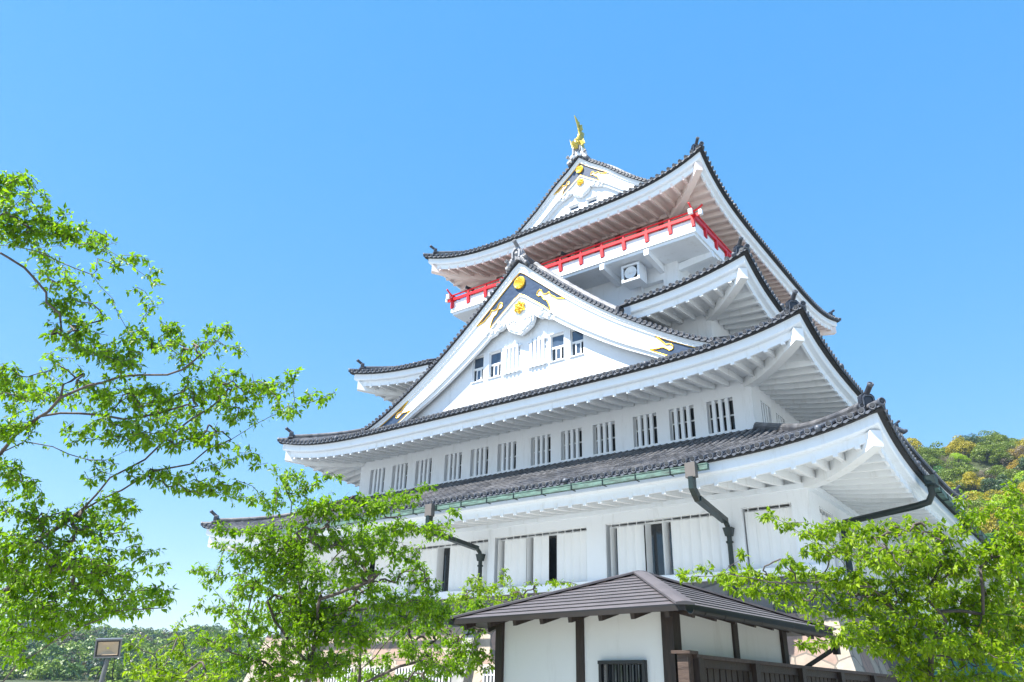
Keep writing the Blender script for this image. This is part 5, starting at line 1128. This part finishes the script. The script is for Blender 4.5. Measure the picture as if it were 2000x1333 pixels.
def tree(name, key, seed, label, leafm, size, per, base, r_tip=.004, rmax=.12, droop=.9, rl=.012, asp=.55, pw=2.3):
    limbs, clumps = TREES[key]; limbs = [[list(p) for p in L] for L in limbs]
    limbs[0][0][2] = min(limbs[0][0][2], -.05)
    clumps = [list(c[:5])+[int(c[5]*DN.get(key,1.5))] for c in clumps]
    P, par, rad, ch, nl = grow(limbs, clumps, seed, r_tip, asp, pw=pw, rmax=rmax)
    dl = np.linalg.norm(P-np.array(base), axis=1); rad = np.where((np.arange(len(P)) < nl) & (dl < 1.2), np.maximum(rad, .8*rmax), rad)
    root = empty(name, base); tag(root, label, 'tree')
    mb = branch_mesh(P, par, rad, ch); mb.build('trunk', M['bark'], root, base)
    rg = np.random.default_rng(seed+5)
    V_, Fc = leaves(P, par, rad, rg, size, rl, per, nl, droop)
    me = bpy.data.meshes.new('crown'); A = np.array(V_)-np.array(base); me.from_pydata(A.tolist(), [], Fc); me.materials.append(leafm); me.update()
    o = bpy.data.objects.new('crown', me); COL.objects.link(o); o.parent = root
    print(name, 'nodes', len(P), 'leaves', len(V_)//5)
DN = {'A': 2.6, 'E': 3.0, 'B': 4.2, 'B2': 4.0, 'D': 2.4, 'C': 1.8}
def b0(key): p = TREES[key][0][0][0]; return (p[0], p[1], 0)
tree('cherry_tree', 'A', 11, 'large cherry tree reaching in from the left edge with long leafy branches', M['leaf'], .056, 6.5, b0('A'), r_tip=.0019, rmax=.09, asp=.8, rl=.008, pw=2.6)
tree('cherry_tree', 'B', 12, 'many branched cherry tree left of the pavilion in front of the castle base', M['leaf'], .078, 6.5, b0('B'), r_tip=.0026, rmax=.11, rl=.011, pw=2.6)
tree('cherry_tree', 'B2', 13, 'thin grey stemmed tree beside the pavilion left wall', M['leaf'], .085, 6.5, b0('B2'), r_tip=.003, rmax=.05)
tree('cherry_tree', 'D', 14, 'small leafy tree beside the floodlight', M['leafy'], .075, 6, b0('D'), r_tip=.003, rmax=.04)
tree('cherry_tree', 'C', 15, 'pale green young tree behind the pavilion roof', M['leafy'], .10, 6, b0('C'), r_tip=.004, rmax=.07)
tree('cherry_tree', 'E', 16, 'broad cherry tree with bright young leaves right of the pavilion', M['leafy'], .08, 7.0, b0('E'), r_tip=.0024, rmax=.14, rl=.009, pw=2.6)

# ------------------------------------------------------------------ hills with trees
def heightfield(name, fx, xs, ys, m):
    mb = MB(); nx, ny = len(xs), len(ys)
    vs = [(x, y, fx(x, y)) for y in ys for x in xs]
    mb.add(vs, [(j*nx+i, j*nx+i+1, (j+1)*nx+i+1, (j+1)*nx+i) for j in range(ny-1) for i in range(nx-1)], 0, True)
    return tag(mb.build(name, m), kind='structure')
def rh(x, y):
    # right hill climbs away from the castle, crest about 75 m
    base = (y-85)*.545+3.5; cr = 78-abs(x+5)*.02
    z = min(base, cr-(max(0, y-222)*.5)); w = 1.0
    if x < -30: w = max(0, 1-(-30-x)/60)
    z = z*w+2.5*math.sin(x*.07)*math.sin(y*.05)
    return max(z-6.0, -1)
heightfield('hill', rh, list(np.linspace(-110, 260, 50)), list(np.linspace(80, 300, 40)), M['hill'])
def crown_mesh(seed, nlobe, nleaf, ls, wide=1.0, bare=False):
    # unit crown ~ radius 1, height ~1.5 above z=0
    rg = np.random.default_rng(seed); lob = []
    for i in range(nlobe):
        a = rg.uniform(0, 2*np.pi); r = rg.random()**.5*.74*wide; z = .45+.85*(1-(r/.76)**2)*rg.uniform(.55,1)-.3*rg.random()
        lob.append((r*np.cos(a), r*np.sin(a), z, rg.uniform(.24,.42)))
    V_, Fc = [], []
    wts = np.array([l[3]**2 for l in lob]); wts /= wts.sum()
    for k in range(nleaf):
        l = lob[rg.choice(nlobe, p=wts)]
        n = rg.normal(size=3); n /= np.linalg.norm(n)
        if n[2] < -.35: n[2] = -n[2]
        rr = l[3]*rg.uniform(.82,1.08)
        c = np.array(l[:3])+n*rr*np.array([1,1,.85])
        nn = n+rg.normal(0,.5,3); nn /= np.linalg.norm(nn); t = np.cross(nn, rg.normal(size=3)); t /= np.linalg.norm(t)+1e-9; b = np.cross(nn, t)
        s = ls*rg.uniform(.6,1.5); o = len(V_)
        V_ += [c+t*s, c+b*s*.7, c-t*s, c-b*s*.7]; Fc.append((o,o+1,o+2,o+3))
    me = bpy.data.meshes.new('crown')
    me.from_pydata([tuple(v) for v in V_], [], Fc); me.materials.append(M['hill']); me.update()
    return me
def inner_mesh(seed):
    mb = MB(); mb.tube([(0,0,-1.2),(0.03,0,.1),(0,.04,.75)], .07, 6, scales=[1,.8,.5])
    rg = random.Random(seed)
    for i in range(6):
        a = rg.uniform(0, 6.28); mb.tube([(0,0,.1),(.25*math.cos(a),.25*math.sin(a),.5),(.5*math.cos(a),.5*math.sin(a),.9)], .03, 4, scales=[1,.7,.3])
    o = mb.build('trunk', M['bark']); me = o.data; bpy.data.objects.remove(o); return me
CR = [crown_mesh(40+i, [18,26,15,22][i], 5200, .03) for i in range(4)]; TRK = inner_mesh(3)
BARE = crown_mesh(60, 18, 2400, .02, 1.0)
HC = {
 'olive': leafmat('olive_green_foliage', (0.06,0.10,0.008), (0.18,0.24,0.018), .2, .6),
 'rust': leafmat('rusty_new_foliage', (0.17,0.11,0.010), (0.35,0.24,0.018), .2, .6),
 'yellow': leafmat('bright_yellow_green_foliage', (0.18,0.30,0.008), (0.36,0.50,0.012), .25, .6),
 'dark': leafmat('dark_green_foliage', (0.02,0.05,0.018), (0.06,0.10,0.035), .15, .6),
 'emerald': leafmat('emerald_green_foliage', (0.02,0.10,0.02), (0.07,0.20,0.04), .2, .6),
 'bare': leafmat('grey_brown_bare_twigs', (0.11,0.085,0.06), (0.2,0.16,0.115), .1, .6),
 'gold': leafmat('golden_green_foliage', (0.20,0.18,0.008), (0.42,0.34,0.014), .2, .6)}
LBL = {'olive': 'olive green rounded tree on the wooded hillside', 'rust': 'rust tinged rounded tree on the wooded hillside', 'yellow': 'bright yellow green tree on the wooded hillside',
 'dark': 'dark green tree on the wooded hillside', 'emerald': 'emerald green tree on the wooded hillside', 'bare': 'grey brown still bare tree on the wooded hillside', 'gold': 'golden green rounded tree on the wooded hillside'}
def hill_tree(x, y, z, r, kind, seed, label=None, group='trees on the right hillside'):
    q = random.Random(seed)
    root = empty('hillside_tree', (x, y, z)); root.rotation_euler = (0,0,q.uniform(0,6.28)); root.scale = (r, r*q.uniform(.85,1.15), r*q.uniform(.8,1.05))
    tag(root, label or LBL[kind], 'tree', None if label else group+' '+kind)
    me = BARE if kind == 'bare' else q.choice(CR)
    o = bpy.data.objects.new('crown', me); COL.objects.link(o); o.parent = root
    o.material_slots[0].link = 'OBJECT'; o.material_slots[0].material = HC[kind]
    t = bpy.data.objects.new('trunk', TRK); COL.objects.link(t); t.parent = root
SPEC = [('yellow',-5.9,172.3,50.0,6.4,'bright yellow green billowy tree standing out low on the hillside'),('rust',-6.9,196.5,61.5,3.2,'small rust brown tree beside the emerald one on the hillside'),('emerald',-11.0,194.0,61.5,4.2,'emerald green tree on the hillside left of the small rust one'),
 ('bare',-2.2,197.0,62.0,6.5,'wide grey brown bare tree on the hillside beside the small rust one'),('olive',-14.5,219.0,75.0,7.5,'olive tree on the hill skyline nearest the castle roof tip')]
HG = random.Random(77); kinds = ['olive','gold','gold','dark','olive','yellow','gold','rust','gold','olive','yellow','dark','olive','gold','bare','emerald']
for k, x, y, z, r, lab in SPEC: hill_tree(x, y, z-1.25*r, r, k, int(x*10), lab)
y = 98
while y < 232:
    x = -30
    while x < 25:
        xx = x+HG.uniform(-2.2,2.2); yy = y+HG.uniform(-2.5,2.5); r = HG.uniform(2.9,5.0); kd = HG.choice(kinds)
        if all(math.hypot(xx-s[1], yy-s[2]) > s[4]*.85+2.0 for s in SPEC): hill_tree(xx, yy, rh(xx, yy)+r*.05, r*1.12, kd, int(xx*100+yy))
        x += 5.0
    y += 5.6
CT = [(45,22),(52,23),(55,27),(56.8,31),(59,25),(62,25),(65,27),(66.5,29),(69,24),(71,22),(80,24),(100,20)]
def lh(x, y):
    dx, dy = x-CAM.x, y-CAM.y; D = math.hypot(dx, dy); th = math.degrees(math.atan2(-dx, dy))
    c = float(np.interp(th, [a for a, b in CT], [b for a, b in CT]))
    if th < 45 or th > 100: c *= max(0, 1-min(abs(th-45), abs(th-100))/12)
    s = min(1, max(0, (D-110)/400)); s = s*s*(3-2*s)
    z = c*s+2.5*math.sin(x*.045+1)*math.cos(y*.06)*s
    if D > 540: z -= (D-540)*.12
    return z-.8
heightfield('hill', lh, list(np.linspace(-640,-60,70)), list(np.linspace(-120,440,70)), M['hill'])
def fh(x, y):
    dx, dy = x-CAM.x, y-CAM.y; D = math.hypot(dx, dy); th = math.degrees(math.atan2(-dx, dy))
    s = max(0, 1-abs(D-1850)/700); s = s*s*(3-2*s)
    return (95+18*math.sin(th*.35)+8*math.sin(th*1.1+2)-max(0, 60-th)*1.2)*s-2
heightfield('far_ridge', fh, list(np.linspace(-2900,-500,70)), list(np.linspace(-600,2400,70)), M['hill'])
# far wooded slope on the left: reads as one mass
rg = np.random.default_rng(9)
base = crown_mesh(90, 12, 420, .07); bv = np.array([v.co[:] for v in base.vertices]); nb = len(bv)//4
VV = []; cnt = 0
while cnt < 1900:
    th = math.radians(rg.uniform(46, 76)); D = rg.uniform(200, 565)
    if rg.random() > (D/560)**.5: continue
    x, y = CAM.x-D*math.sin(th), CAM.y+D*math.cos(th); r = rg.uniform(3.0, 7.5)*(.6+.4*D/560); a = rg.uniform(0, 6.28)
    c, s_ = math.cos(a), math.sin(a); v = bv*np.array([r, r, r*.95]); v = np.stack([v[:,0]*c-v[:,1]*s_, v[:,0]*s_+v[:,1]*c, v[:,2]], 1)
    VV.append(v+np.array([x, y, lh(x, y)-r*.45])); cnt += 1
VV = np.concatenate(VV); me = bpy.data.meshes.new('forest'); nq = len(VV)//4
me.vertices.add(len(VV)); me.vertices.foreach_set('co', VV.ravel()); me.loops.add(nq*4); me.loops.foreach_set('vertex_index', np.arange(nq*4)); me.polygons.add(nq)
me.polygons.foreach_set('loop_start', np.arange(0, nq*4, 4)); me.update(calc_edges=True)
for q in (('far_forest_green', (0.035,0.08,0.02), (0.10,0.17,0.03)), ('far_forest_light_green', (0.09,0.15,0.015), (0.20,0.29,0.025)), ('far_forest_dark', (0.02,0.05,0.035), (0.05,0.09,0.05)), ('far_forest_brown', (0.05,0.045,0.03), (0.11,0.09,0.05))): me.materials.append(leafmat(*q, .15, .3))
nper = nq//cnt; mi = np.repeat(rg.choice(4, cnt, p=[.35,.35,.2,.1]), nper).astype(np.int32); me.polygons.foreach_set('material_index', mi)
fo = bpy.data.objects.new('forest', me); COL.objects.link(fo); tag(fo, 'hazy green wooded hill in the distance at lower left', 'forest', kind='stuff')
# low shrubs at the foot of the castle
def shrub(x, y, r, label, m, seed):
    rg_ = random.Random(seed); root = empty('shrub', (x, y, 0)); root.scale = (r, r, r*.8); tag(root, label, 'shrub')
    o = bpy.data.objects.new('foliage', rg_.choice(CR)); COL.objects.link(o); o.parent = root; o.material_slots[0].link = 'OBJECT'; o.material_slots[0].material = m
    t = bpy.data.objects.new('stem', TRK); COL.objects.link(t); t.parent = root
shrub(19.8, -25.2, 1.15, 'dark clipped shrub at the far right under the cherry tree', HC['dark'], 5)
for o in list(bpy.data.meshes):
    if o.users == 0: bpy.data.meshes.remove(o)

# ------------------------------------------------------------------ air: haze box round everything
mb = MB(); mb.box((-3600, -3600, -6), (3600, 3600, 180)); hz = mb.build('haze', [])
hm = bpy.data.materials.new('air_haze'); hm.use_nodes = True; hm.node_tree.nodes.clear()
ho = hm.node_tree.nodes.new('ShaderNodeOutputMaterial'); hv = hm.node_tree.nodes.new('ShaderNodeVolumePrincipled')
hv.inputs['Color'].default_value = (0.6, 0.8, 1.0, 1); hv.inputs['Density'].default_value = 0.0002; hv.inputs['Anisotropy'].default_value = 0.2
hm.node_tree.links.new(hv.outputs[0], ho.inputs['Volume']); hz.data.materials.append(hm); tag(hz, kind='stuff', label='thin pale blue haze over the distant hills', cat='haze')
